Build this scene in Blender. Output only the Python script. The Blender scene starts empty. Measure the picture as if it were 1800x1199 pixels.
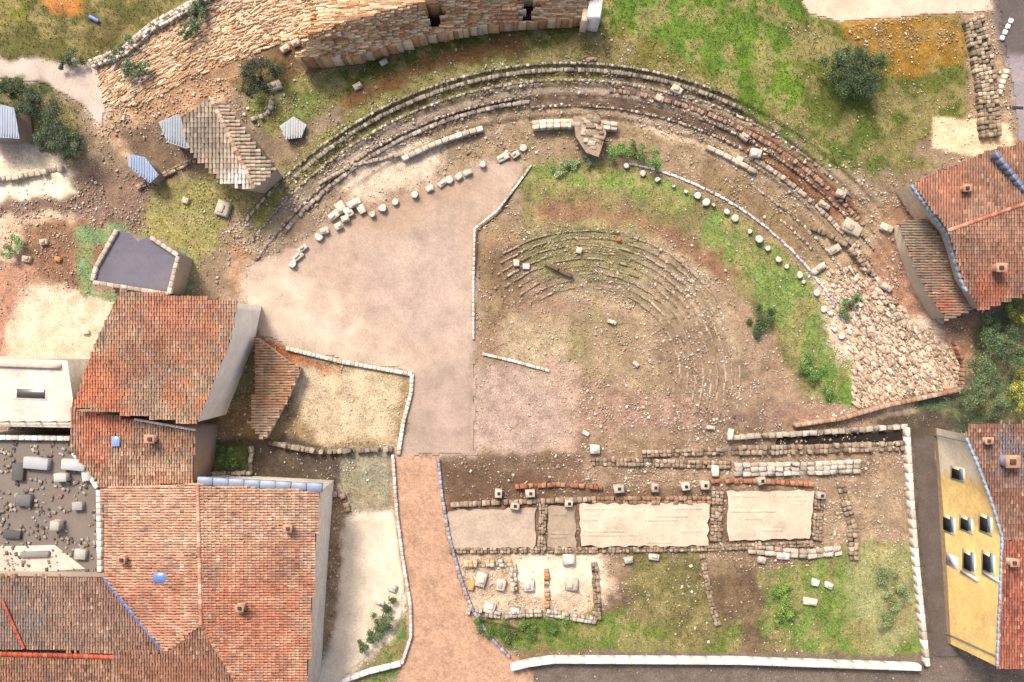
import bpy, math, random
import numpy as np
from mathutils import Vector
from mathutils.geometry import tessellate_polygon

# ------------------------------------------------------------------ scene units
S = 0.045            # metres per photograph pixel on the ground
H = 90.0             # camera height
CX, CY = 900.0, 599.5
rng = np.random.default_rng(7)
random.seed(7)
scn = bpy.context.scene
COL = scn.collection

# ------------------------------------------------------------------ camera
cam = bpy.data.cameras.new('camera')
camo = bpy.data.objects.new('camera', cam)
COL.objects.link(camo)
camo.location = (0, 0, H)
cam.sensor_width = 36.0
cam.lens = 36.0 * H / (1800 * S)
cam.clip_end = 3000
scn.camera = camo

# ------------------------------------------------------------------ sky and sun
SUN_EL = math.radians(56)
SUN_DIR = (-0.42, 0.91)             # towards the sun, on the ground plane
w = bpy.data.worlds.new('World')
scn.world = w
w.use_nodes = True
nt = w.node_tree
bg = nt.nodes['Background']
sky = nt.nodes.new('ShaderNodeTexSky')
sky.sky_type = 'NISHITA'
sky.sun_disc = False
sky.dust_density = 6.0
sky.ozone_density = 0.3
sky.sun_elevation = SUN_EL
sky.sun_rotation = math.atan2(SUN_DIR[0], SUN_DIR[1])
nt.links.new(sky.outputs[0], bg.inputs[0])
bg.inputs[1].default_value = 0.15
sl = bpy.data.lights.new('sun', 'SUN')
sl.energy = 2.25
sl.angle = math.radians(12.0)
sl.color = (1.0, 0.945, 0.87)
so = bpy.data.objects.new('sun', sl)
COL.objects.link(so)
so.location = (0, 0, 60)
d = Vector((-SUN_DIR[0] * math.cos(SUN_EL), -SUN_DIR[1] * math.cos(SUN_EL), -math.sin(SUN_EL)))
so.rotation_euler = d.to_track_quat('-Z', 'Y').to_euler()
scn.view_settings.view_transform = 'Standard'
scn.view_settings.look = 'None'
scn.view_settings.gamma = 1.0
scn.view_settings.exposure = 1.08

# ------------------------------------------------------------------ helpers
ALB = 0.62


def C(hexs, k=1.0):
    h = hexs.lstrip('#')
    v = np.array([int(h[i:i + 2], 16) / 255 for i in (0, 2, 4)])
    lin = np.where(v <= 0.04045, v / 12.92, ((v + 0.055) / 1.055) ** 2.4)
    return lin * ALB * k


def Pa(v):
    """(x px, y px, z m) rows -> world metres, as seen by the camera above."""
    v = np.asarray(v, float).reshape(-1, 3)
    f = (H - v[:, 2]) / H * S
    return np.stack([(v[:, 0] - CX) * f, (CY - v[:, 1]) * f, v[:, 2]], 1)


def P(x, y, z=0.0):
    return Pa([[x, y, z]])[0]


_LAT = np.random.default_rng(3).random((256, 256))


def vnoise(x, y, sc, off=0):
    x = np.asarray(x, float) / sc + 37.3 + off * 11.7
    y = np.asarray(y, float) / sc + 91.1 + off * 5.3
    xi = np.floor(x).astype(int); yi = np.floor(y).astype(int)
    fx = x - xi; fy = y - yi
    fx = fx * fx * (3 - 2 * fx); fy = fy * fy * (3 - 2 * fy)
    a = _LAT[xi % 256, yi % 256]; b = _LAT[(xi + 1) % 256, yi % 256]
    c = _LAT[xi % 256, (yi + 1) % 256]; e = _LAT[(xi + 1) % 256, (yi + 1) % 256]
    return (a * (1 - fx) + b * fx) * (1 - fy) + (c * (1 - fx) + e * fx) * fy * 1.0


def fbm(x, y, sc, off=0):
    return 0.5 * vnoise(x, y, sc, off) + 0.3 * vnoise(x, y, sc * 0.45, off + 1) + 0.2 * vnoise(x, y, sc * 0.2, off + 2)


def sdist(px, py, poly):
    """signed distance, negative inside"""
    n = len(poly)
    dmin = np.full(px.shape, 1e18)
    ins = np.zeros(px.shape, bool)
    for i in range(n):
        x0, y0 = poly[i]; x1, y1 = poly[(i + 1) % n]
        ex, ey = x1 - x0, y1 - y0
        L = ex * ex + ey * ey + 1e-9
        t = np.clip(((px - x0) * ex + (py - y0) * ey) / L, 0, 1)
        dx = px - (x0 + t * ex); dy = py - (y0 + t * ey)
        dmin = np.minimum(dmin, dx * dx + dy * dy)
        cond = (y0 > py) != (y1 > py)
        with np.errstate(divide='ignore', invalid='ignore'):
            xc = x0 + (py - y0) / (y1 - y0 + (1e-12 if y1 == y0 else 0)) * ex
        ins ^= cond & (px < xc)
    dd = np.sqrt(dmin)
    return np.where(ins, -dd, dd)


def inside(px, py, poly):
    return sdist(np.atleast_1d(np.asarray(px, float)), np.atleast_1d(np.asarray(py, float)), poly) < 0


def smooth(a, b, x):
    t = np.clip((x - a) / (b - a), 0, 1)
    return t * t * (3 - 2 * t)


# ------------------------------------------------------------------ the theatre's rings
TC = (1000.0, 830.0)
SC = (1030.0, 665.0)      # centre of the inner seats


def ringpt(r, a):
    a = math.radians(a)
    return (TC[0] + r * math.cos(a), TC[1] - r * math.sin(a))


def ring(r0, r1, a0, a1, n=28):
    aa = np.linspace(a0, a1, n)
    return [ringpt(r1, a) for a in aa] + [ringpt(r0, a) for a in aa[::-1]]


def gz(x, y):
    """ground height in metres (smooth part)"""
    x = np.asarray(x, float); y = np.asarray(y, float)
    R = np.hypot(x - TC[0], y - TC[1])
    A = np.degrees(np.arctan2(TC[1] - y, x - TC[0]))
    R2 = np.hypot(x - SC[0], y - SC[1]); A2 = np.degrees(np.arctan2(SC[1] - y, x - SC[0]))
    k = np.clip((R2 - 150) / 12.5, 0, 9)
    seat = np.floor(k) * 0.16 + smooth(0.75, 1.0, k - np.floor(k)) * 0.16
    z0_ = np.minimum(seat, 1.44) * (1 - smooth(264, 380, R2)) * smooth(-30, -8, A2) * (1 - smooth(122, 140, A2))
    z = 0.0 * R
    t = np.clip((R - 612) / 18.0, 0, 6)
    z = z + np.floor(t) * 0.30 + smooth(0.7, 1.0, t - np.floor(t)) * 0.30
    m = smooth(1, 12, A) * (1 - smooth(100, 112, A)) * (1 - smooth(1560, 1700, x))
    m2 = np.where(R > 560, smooth(4, 20, A) * (1 - smooth(118, 140, A)) * (1 - smooth(1500, 1640, x)), m)
    return z * m2 + z0_


# ------------------------------------------------------------------ ground colour regions
REG = []


def R_(poly, hexs, st=0.3, g=0.0, f=8, wv=9, al=1.0):
    REG.append((poly, C(hexs) * np.array([1.06, 1.03, 0.95]), st, g, f, wv, al))


BASE = ('#87745f', 0.45, 0.0)

# upper left slope and road
R_([(-200, -200), (520, -200), (352, 0), (262, 45), (215, 88), (150, 108), (-200, 104)], '#5c5a34', 0.12, 0.7)
R_([(60, -30), (150, -30), (142, 22), (85, 22)], '#a8703c', 0.2, 0.2)
R_([(-30, -30), (48, -30), (40, 42), (-30, 45)], '#6e6c30', 0.1, 0.8)
R_([(150, 30), (240, 30), (200, 80), (140, 90)], '#57502f', 0.1, 0.5)
R_([(-200, 104), (150, 106), (190, 150), (180, 230), (140, 180), (60, 140), (-200, 138)], '#b9aca4', 0.05)
R_([(-200, 120), (0, 136), (70, 142), (140, 200), (150, 282), (60, 268), (-200, 215)], '#4a4f36', 0.15, 0.8)
R_([(-200, 225), (10, 225), (70, 262), (130, 300), (150, 330), (60, 300), (-200, 262)], '#b7a89c', 0.05)
R_([(160, 112), (218, 90), (268, 46), (350, 0), (520, -60), (600, -60), (590, 40), (520, 70), (452, 100), (400, 160), (380, 190), (300, 235), (240, 250), (185, 190), (165, 140)], '#d2b69a', 0.55, 0, 8, 14)
R_([(160, 112), (218, 90), (270, 60), (300, 90), (260, 150), (200, 190), (170, 150)], '#cdb3a9', 0.5)
R_([(480, -40), (585, -40), (590, 40), (540, 66), (490, 50)], '#d4b490', 0.25)
R_([(215, 165), (300, 130), (410, 90), (470, 70), (490, 100), (425, 150), (330, 205), (250, 230)], '#a08066', 0.7)
R_([(190, 185), (240, 200), (330, 290), (300, 330), (230, 280), (170, 240)], '#a68b74', 0.8, 0.1)
R_([(210, 225), (340, 205), (395, 170), (420, 180), (330, 250), (320, 330), (260, 330)], '#6b5a4c', 0.5)
R_([(405, 150), (470, 80), (540, 66), (600, 100), (560, 150), (500, 175), (440, 170)], '#5f4a34', 0.4, 0.3)
R_([(420, 110), (500, 105), (500, 165), (425, 165)], '#3f3823', 0.2, 0.6)
R_([(430, 190), (480, 150), (560, 125), (600, 110), (640, 120), (600, 175), (520, 225), (470, 240)], '#6c7440', 0.5, 0.7)
R_([(-100, 335), (120, 300), (230, 300), (330, 330), (420, 320), (470, 300), (480, 340), (380, 400), (280, 400), (200, 400), (-100, 470)], '#7b665a', 0.7)
R_([(270, 330), (390, 300), (500, 290), (520, 330), (430, 390), (340, 470), (250, 420)], '#8b8656', 0.4, 0.6, 14)
R_([(-100, 385), (60, 380), (110, 372), (170, 395), (120, 440), (-100, 470)], '#bfa48f', 0.5)
R_([(-100, 300), (40, 268), (120, 300), (140, 345), (20, 350), (-100, 350)], '#d9ccb8', 0.15)
R_([(40, 395), (150, 385), (215, 400), (165, 470), (150, 520), (90, 500), (40, 470)], '#80604e', 0.5, 0.2)
R_([(-100, 440), (60, 470), (100, 560), (60, 640), (-100, 640)], '#a07a68', 0.3)
R_([(40, 500), (210, 520), (200, 580), (150, 690), (20, 680), (10, 600)], '#cbb4a0', 0.12, 0, 12)
R_([(130, 400), (215, 395), (240, 420), (160, 430), (165, 515), (320, 520), (318, 430), (345, 455), (335, 540), (210, 535), (140, 520)], '#6d8560', 0.15, 0.6, 6, 6)
R_([(420, 385), (480, 360), (560, 380), (520, 470), (450, 520), (400, 520)], '#96704f', 0.5)

# terraces of the upper theatre (rings)
R_(ring(580, 745, 20, 146), '#93806e', 0.85, 0.1, 10, 10)
R_(ring(690, 735, 84, 142), '#7c7a44', 0.75, 0.7, 10, 14)
R_(ring(700, 740, 60, 90), '#6d6a3c', 0.6, 0.7, 10, 14)
R_(ring(648, 660, 40, 140), '#5e4c3f', 0.6, 0.0, 4, 5)
R_(ring(700, 708, 60, 122), '#4e4032', 0.4, 0.0, 3, 5)
R_(ring(668, 684, 66, 142), '#928476', 0.9, 0.1, 6, 8)
R_(ring(640, 690, 34, 62), '#7b5740', 0.6, 0.1, 8, 12)
R_(ring(606, 634, 62, 80), '#bba68f', 0.6, 0.1, 8, 8)
R_(ring(735, 800, 66, 122), '#535826', 0.2, 0.9, 10, 14)
R_(ring(742, 770, 96, 122), '#6f5234', 0.4, 0.3, 8, 10)
R_([(1040, -200), (1345, -200), (1480, 40), (1500, 220), (1420, 260), (1320, 190), (1240, 130), (1130, 90), (1020, 40)], '#52692a', 0.06, 1.0, 14, 20)
R_([(1100, 20), (1230, 0), (1330, 40), (1340, 110), (1250, 120), (1140, 70)], '#5c7230', 0.03, 1.0, 26, 24)
R_([(1320, 60), (1400, 90), (1420, 200), (1370, 200), (1300, 130)], '#60782c', 0.05, 1.0, 22, 20)
R_([(960, 70), (1060, 40), (1180, 90), (1250, 130), (1150, 120), (1040, 100)], '#6a6634', 0.4, 0.8, 14, 18)
R_([(1380, 30), (1480, 30), (1700, 28), (1700, 200), (1600, 250), (1500, 250), (1420, 200)], '#58602c', 0.3, 0.8, 14, 16)
R_([(1480, 38), (1690, 30), (1690, 105), (1600, 135), (1510, 95)], '#8c6a2c', 0.7, 0.4, 14, 16)
R_([(1340, 180), (1480, 200), (1600, 250), (1640, 300), (1520, 300), (1420, 280)], '#56622e', 0.3, 0.8, 16, 18)
R_([(1338, -200), (1800, -200), (1800, -10), (1735, 22), (1640, 26), (1545, 34), (1480, 40), (1420, 26)], '#cdb4a4', 0.15, 0, 3, 3)
R_([(1692, 26), (1735, 22), (1772, 150), (1790, 260), (1700, 262), (1705, 150)], '#99826c', 0.8, 0.1, 5, 6)
R_([(1740, -20), (2000, -200), (2000, 300), (1790, 255), (1775, 140)], '#8b8288', 0.08, 0, 4, 4)
R_([(1735, -20), (2000, -60), (2000, 95), (1765, 100)], '#5e5656', 0.1, 0, 8, 6)
R_([(1640, 205), (1770, 215), (1785, 262), (1700, 272), (1640, 260)], '#cbb59a', 0.15, 0, 4, 4)

# rings inside
R_(ring(540, 612, 10, 112), '#8d7a64', 0.55, 0.2, 8, 10)
R_(ring(548, 606, 28, 66), '#7d6a52', 0.6, 0.3, 10, 14)
R_(ring(420, 540, 4, 100), '#726a4a', 0.25, 0.6, 10, 12)
R_(ring(448, 536, 8, 62), '#6f8048', 0.2, 0.9, 12, 16)
R_(ring(500, 545, 66, 98), '#6f7d45', 0.2, 0.8, 12, 14)
R_(ring(425, 470, 50, 98), '#7d604c', 0.35, 0.2, 12, 14)
R_(ring(545, 600, 5, 40), '#77864e', 0.3, 0.8, 12, 14)
R_(ring(572, 745, -8, 38), '#b39c86', 0.9, 0.0, 10, 14)
R_([(1430, 480), (1560, 440), (1640, 560), (1690, 600), (1690, 690), (1520, 720), (1470, 640)], '#c6b29e', 0.9, 0, 14, 16)
R_(ring(610, 720, 0, 30), '#cdb8a4', 0.85, 0, 12, 18)
R_(ring(700, 780, 14, 40), '#a3826c', 0.8, 0.0, 14, 14)
R_([(1430, 640), (1500, 640), (1510, 720), (1440, 720)], '#5f7a3a', 0.2, 0.9, 12, 12)
# cavea
R_(ring(285, 428, 0, 112), '#97806c', 0.6, 0.1, 10, 10)


def sring(r0, r1, a0, a1, n=26):
    aa = np.radians(np.linspace(a0, a1, n))
    return [(SC[0] + r1 * math.cos(q) * 1.04, SC[1] - r1 * math.sin(q)) for q in aa] + [(SC[0] + r0 * math.cos(q) * 1.04, SC[1] - r0 * math.sin(q)) for q in aa[::-1]]


R_(sring(140, 272, -22, 132), '#9c8a74', 0.7, 0.15, 10, 10)
for q_ in range(9):
    R_(sring(152 + 12.5 * q_, 157 + 12.5 * q_, -16, 128), '#7f6e56', 0.4, 0.4, 4, 5, .6)
R_(sring(190, 275, 66, 130), '#7d7a52', 0.4, 0.75, 18, 18, .8)
R_([(850, 500), (900, 420), (960, 430), (960, 560), (900, 620), (850, 600)], '#787450', 0.35, 0.7, 22, 20, .8)
R_([(960, 560), (1060, 540), (1120, 600), (1080, 680), (980, 660)], '#857c58', 0.35, 0.6, 26, 24, .6)
R_(sring(200, 268, -15, 30), '#a2907c', 0.85, 0.0, 14, 14, .7)
R_([(835, 480), (940, 480), (1010, 560), (960, 640), (850, 630), (835, 590)], '#8f7663', 0.5, 0.15, 16, 18)
R_([(880, 560), (980, 560), (1020, 640), (960, 690), (880, 640)], '#a08e78', 0.35, 0.3, 16, 18)
R_([(1040, 600), (1110, 560), (1180, 600), (1190, 700), (1080, 730), (1020, 690)], '#94806a', 0.5, 0.2, 24, 20)
R_([(1150, 560), (1260, 560), (1330, 680), (1260, 740), (1150, 720)], '#867260', 0.8, 0.05, 12, 14)
R_([(1010, 660), (1200, 700), (1330, 720), (1430, 700), (1600, 730), (1600, 760), (1300, 768), (1020, 800), (1000, 760)], '#93796a', 0.85, 0, 10, 12)
R_([(960, 620), (1020, 640), (1012, 800), (965, 800), (970, 700)], '#a18a7c', 0.25, 0, 8, 8)
R_([(838, 405), (905, 395), (930, 480), (880, 600), (838, 595)], '#806a54', 0.4, 0.3, 12, 12)

# smooth stage floor
R_([(928, 285), (880, 368), (834, 402), (832, 597), (824, 640), (822, 800), (690, 806), (695, 690), (720, 655), (600, 638), (500, 612), (455, 590), (420, 520), (430, 470), (520, 430), (560, 400), (640, 370), (760, 318), (860, 282)], '#a39083', 0.08, 0.0, 6, 5)
R_([(425, 480), (500, 460), (610, 560), (700, 640), (500, 608), (455, 590), (420, 530)], '#b7a699', 0.06, 0, 44, 20)
R_([(590, 372), (720, 330), (850, 285), (905, 285), (830, 370), (700, 420), (600, 400)], '#a08e82', 0.08, 0, 18, 12)
R_([(620, 430), (830, 410), (828, 640), (700, 600), (640, 520)], '#a39186', 0.06, 0, 30, 20)
R_([(600, 350), (830, 300), (850, 330), (700, 400), (610, 400)], '#9c8676', 0.2, 0, 20, 14)
R_([(828, 640), (965, 655), (990, 760), (970, 798), (826, 800)], '#a08c80', 0.15, 0, 16, 14)
R_([(700, 650), (822, 640), (822, 790), (700, 800)], '#9a887e', 0.08, 0, 10, 8)

R_([(590, 335), (610, 285), (700, 248), (770, 240), (790, 285), (740, 325), (640, 355)], '#bfae9c', 0.2, 0.0, 14, 12)

# garden left of the floor
R_([(345, 590), (430, 540), (455, 592), (500, 615), (600, 640), (720, 660), (715, 745), (690, 790), (560, 795), (500, 770), (440, 795), (345, 740)], '#8f7a5e', 0.7, 0.35, 8, 8)
R_([(448, 590), (500, 625), (480, 720), (440, 790), (390, 750)], '#8a7050', 0.7, 0.3, 10, 12)
R_([(450, 592), (505, 618), (600, 650), (600, 680), (480, 650)], '#a8613c', 0.5, 0.1, 10, 10)
R_([(510, 640), (700, 660), (690, 780), (560, 780), (520, 720)], '#b5a48c', 0.25, 0.15, 14, 14)
R_([(380, 600), (440, 600), (445, 700), (370, 720)], '#7c7358', 0.7, 0.5, 10, 12)
# lane behind the houses, middle left; shadow painted into its dark colour
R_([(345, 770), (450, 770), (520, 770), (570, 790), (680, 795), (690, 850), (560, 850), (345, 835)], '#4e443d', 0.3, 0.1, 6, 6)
R_([(350, 780), (430, 778), (430, 830), (355, 835)], '#56693f', 0.3, 0.7, 8, 8)
R_([(600, 790), (685, 790), (690, 900), (600, 905)], '#8a8676', 0.6, 0.3, 8, 8)
R_([(545, 860), (610, 850), (690, 890), (700, 980), (720, 1100), (700, 1199), (540, 1300), (540, 1100)], '#8d8474', 0.45, 0.3, 6, 6)
R_([(602, 905), (696, 895), (705, 960), (715, 1060), (690, 1130), (640, 1160), (590, 1230), (540, 1230), (575, 1140), (590, 1050), (592, 980)], '#d3c5b4', 0.05, 0, 8, 5)
R_([(716, 1080), (722, 1130), (700, 1190), (610, 1240), (620, 1190), (668, 1148), (700, 1112)], '#5f7042', 0.2, 0.8, 8, 8)
R_([(548, 870), (600, 865), (604, 960), (590, 1100), (545, 1180)], '#a08468', 0.8, 0.1, 6, 8)
# brick path
# lower ruin field
R_([(775, 810), (900, 800), (1600, 768), (1612, 960), (1630, 1165), (900, 1165), (850, 1135), (812, 1020), (785, 920)], '#6f5a4b', 0.6, 0.1, 6, 6)
R_([(775, 815), (960, 830), (1000, 900), (790, 895)], '#5f4a3d', 0.6, 0.05, 8, 8)
R_([(1020, 760), (1600, 735), (1605, 860), (1030, 860)], '#8b7664', 0.9, 0.05, 8, 8)
R_([(1430, 850), (1600, 830), (1612, 960), (1450, 960)], '#94806c', 0.85, 0.05, 10, 10)
R_([(800, 975), (1110, 965), (1090, 1060), (1000, 1090), (820, 1085)], '#b5a08c', 0.6, 0, 10, 10)
R_([(900, 978), (1075, 972), (1060, 1030), (960, 1050), (900, 1030)], '#d8c8b4', 0.25, 0, 10, 10)
R_([(1050, 960), (1600, 955), (1610, 1010), (1100, 1030)], '#85705e', 0.9, 0.1, 12, 12)
R_([(1090, 1010), (1350, 1000), (1360, 1150), (1060, 1150)], '#5e4c3e', 0.3, 0.3, 18, 18)
R_([(850, 1095), (950, 1085), (1090, 1075), (1300, 1100), (1300, 1160), (880, 1160), (830, 1120)], '#5f7036', 0.15, 1.0, 14, 16)
R_([(1120, 960), (1240, 970), (1270, 1120), (1200, 1150), (1110, 1040)], '#6a6440', 0.4, 0.7, 18, 22)
R_([(1345, 1000), (1500, 960), (1620, 980), (1625, 1160), (1420, 1150), (1340, 1120)], '#667a3e', 0.25, 0.9, 16, 18)
R_([(1480, 960), (1612, 950), (1622, 1100), (1540, 1160), (1490, 1060)], '#8a8b62', 0.3, 0.6, 18, 16)
R_([(860, 1140), (1630, 1152), (1900, 1160), (1900, 1400), (900, 1400)], '#6a5f58', 0.15, 0.0, 5, 3)
R_([(850, 1150), (960, 1140), (1060, 1148), (1000, 1160), (880, 1165)], '#78664f', 0.6, 0.3, 6, 6)
# right street
R_([(1598, 745), (1640, 745), (1660, 900), (1668, 1130), (1700, 1160), (1630, 1165), (1610, 960)], '#5c5350', 0.12, 0, 4, 3)  # dark street surface, with the shadow there painted into its colour
R_([(1590, 700), (1700, 690), (1720, 560), (1800, 520), (2000, 520), (2000, 760), (1640, 770)], '#55634a', 0.3, 0.7, 10, 12)
R_([(1540, 735), (1640, 720), (1700, 745), (1640, 770), (1540, 770)], '#4b423c', 0.3, 0.1, 6, 6)
R_([(1430, 380), (1560, 380), (1600, 480), (1520, 520), (1440, 470)], '#a28c74', 0.7, 0.2, 14, 16)
R_([(1530, 420), (1680, 430), (1690, 520), (1600, 560), (1520, 520)], '#a07c68', 0.8, 0.0, 16, 16)
R_([(686, 800), (772, 802), (780, 870), (792, 940), (810, 1006), (832, 1066), (862, 1112), (902, 1150), (936, 1185), (950, 1300), (684, 1300), (702, 1165), (717, 1120), (715, 1060), (702, 980), (688, 880)], '#ad8b76', 0.05, 0, 3, 2)
R_([(-300, 760), (200, 760), (170, 860), (190, 1010), (-300, 1010)], '#8f8a84', 0.3, 0.0, 6, 6)


def paint(x, y):
    x = np.asarray(x, float); y = np.asarray(y, float)
    n = x.size
    rgb = np.tile(C(BASE[0]), (n, 1)); st = np.full(n, BASE[1]); g = np.full(n, BASE[2])
    n1 = vnoise(x, y, 22, 0) - 0.5; n2 = vnoise(x, y, 22, 7) - 0.5
    n3 = vnoise(x, y, 7, 3) - 0.5; n4 = vnoise(x, y, 7, 9) - 0.5
    for poly, col, s_, g_, f, wv, al in REG:
        pp = np.array(poly)
        mg = f + 1.4 * wv
        m = (x > pp[:, 0].min() - mg) & (x < pp[:, 0].max() + mg) & (y > pp[:, 1].min() - mg) & (y < pp[:, 1].max() + mg)
        if not m.any():
            continue
        xx = x[m] + (n1[m] * 1.6 + n3[m] * 0.8) * wv; yy = y[m] + (n2[m] * 1.6 + n4[m] * 0.8) * wv
        wgt = smooth(f, -f, sdist(xx, yy, poly)) * al
        rgb[m] = rgb[m] * (1 - wgt[:, None]) + col * wgt[:, None]
        st[m] = st[m] * (1 - wgt) + s_ * wgt
        g[m] = g[m] * (1 - wgt) + g_ * wgt
    dry = smooth(.50, .60, fbm(x, y, 30, 40)) * np.clip(g * 1.2, 0, 1) * 0.6
    rgb = rgb * (1 - dry[:, None]) + C('#94835a') * dry[:, None]
    dk = smooth(.50, .62, fbm(x, y, 18, 52)) * np.clip(st, 0, 1) * 0.35
    rgb = rgb * (1 - dk[:, None]) + C('#6a553f') * dk[:, None]
    return rgb, st, g


# ------------------------------------------------------------------ mesh builder (pixel space in, metres out)
class MB:
    def __init__(self):
        self.v = []; self.f = []; self.c = []; self.n = 0

    def add(self, v, faces, col):
        v = np.asarray(v, float).reshape(-1, 3)
        col = np.asarray(col, float)
        if col.ndim == 1:
            col = np.tile(col[:3], (len(v), 1))
        self.v.append(v); self.c.append(col[:, :3])
        for F in faces:
            F = np.asarray(F, int)
            if F.ndim == 1:
                F = F[None]
            self.f.append(F + self.n)
        self.n += len(v)

    def poly(self, pts, z, col):
        """flat filled polygon; z number or list"""
        zz = [z] * len(pts) if np.isscalar(z) else z
        v = [(p[0], p[1], q) for p, q in zip(pts, zz)]
        t = tessellate_polygon([[Vector((a[0], -a[1], 0)) for a in v]])
        F = []
        for tri in t:
            a, b, c = (np.array(v[i][:2]) for i in tri)
            cr = (b[0] - a[0]) * -(c[1] - a[1]) + (b[1] - a[1]) * (c[0] - a[0])
            F.append(tri if cr > 0 else (tri[0], tri[2], tri[1]))
        self.add(v, [np.array(F)], col)

    def prism(self, pts, z0, z1, col, side=None, vertical=True):
        """solid: polygon given at z1 (pixels as seen), vertical walls down to z0"""
        zz1 = [z1] * len(pts) if np.isscalar(z1) else list(z1)
        self.poly(pts, zz1, col)
        n = len(pts)
        bot = []
        for p, z in zip(pts, zz1):
            k = (H - z) / (H - z0) if vertical else 1.0
            bot.append((CX + (p[0] - CX) * k, CY + (p[1] - CY) * k, z0))
        v = [(p[0], p[1], z) for p, z in zip(pts, zz1)] + bot
        F = [(i, (i + 1) % n, n + (i + 1) % n, n + i) for i in range(n)]
        self.add(v, [np.array(F)], side if side is not None else col)

    def box(self, cx, cy, lx, ly, z0, z1, rot=0.0, col=(.5, .5, .5), jit=0.0, bev=0.12):
        """block with a worn top edge, sizes in pixels, rot in degrees (picture sense)"""
        a = math.radians(rot); ca, sa = math.cos(a), math.sin(a)
        j = lambda: (random.random() - .5) * jit
        out = []
        for (k, z) in ((1.0, z0), (1.0, z1 - bev * min(lx, ly) * S), (1 - bev * 1.6, z1)):
            for sx, sy in ((-1, -1), (1, -1), (1, 1), (-1, 1)):
                dx = sx * lx / 2 * k + j() * lx; dy = sy * ly / 2 * k + j() * ly
                x = cx + dx * ca - dy * sa; y = cy + dx * sa + dy * ca
                kk = (H - z1) / (H - z)
                out.append((CX + (x - CX) * kk, CY + (y - CY) * kk, z + (j() * 0.3 * (z1 - z0) if k < 1 else 0)))
        F = [(8, 11, 10, 9)]
        for b in (0, 4):
            for i in range(4):
                k2 = (i + 1) % 4
                F.append((b + i, b + 4 + i, b + 4 + k2, b + k2))
        self.add(out, [np.array(F)], col)

    def build(self, name, m, parent=None, smooth_=False, world=False):
        V = np.concatenate(self.v); Cc = np.concatenate(self.c)
        W = V if world else Pa(V)
        if parent is None:
            org = np.array([W[:, 0].mean(), W[:, 1].mean(), W[:, 2].min()])
        else:
            org = np.array(parent['_o'])
        me = bpy.data.meshes.new(name)
        me.vertices.add(len(W))
        me.vertices.foreach_set('co', (W - org).astype(np.float32).ravel())
        loops = np.concatenate([F.ravel() for F in self.f])
        sizes = np.concatenate([np.full(len(F), F.shape[1]) for F in self.f])
        me.loops.add(len(loops))
        me.loops.foreach_set('vertex_index', loops.astype(np.int32))
        me.polygons.add(len(sizes))
        st = np.concatenate([[0], np.cumsum(sizes)[:-1]])
        me.polygons.foreach_set('loop_start', st.astype(np.int32))
        me.polygons.foreach_set('loop_total', sizes.astype(np.int32))
        if smooth_:
            me.polygons.foreach_set('use_smooth', np.ones(len(sizes), bool))
        at = me.color_attributes.new('Col', 'FLOAT_COLOR', 'POINT')
        at.data.foreach_set('color', np.concatenate([Cc, np.ones((len(Cc), 1))], 1).astype(np.float32).ravel())
        me.update(calc_edges=True)
        me.validate()
        me.materials.append(m)
        o = bpy.data.objects.new(name, me)
        COL.objects.link(o)
        if parent is not None:
            o.parent = parent
        else:
            o.location = org
        o['_o'] = [float(q) for q in org]
        return o


def tag(o, label, cat, group=None):
    o['label'] = label; o['category'] = cat
    if group:
        o['group'] = group
    return o


def thing(name, label, cat, x, y, z=0.0, group=None):
    o = bpy.data.objects.new(name, None)
    COL.objects.link(o)
    p = P(x, y, z)
    o.location = p
    o.empty_display_size = 0.5
    o['_o'] = [float(q) for q in p]
    return tag(o, label, cat, group)


def structure(o):
    o['kind'] = 'structure'
    return o


def stuff(o):
    o['kind'] = 'stuff'
    return o


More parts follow.
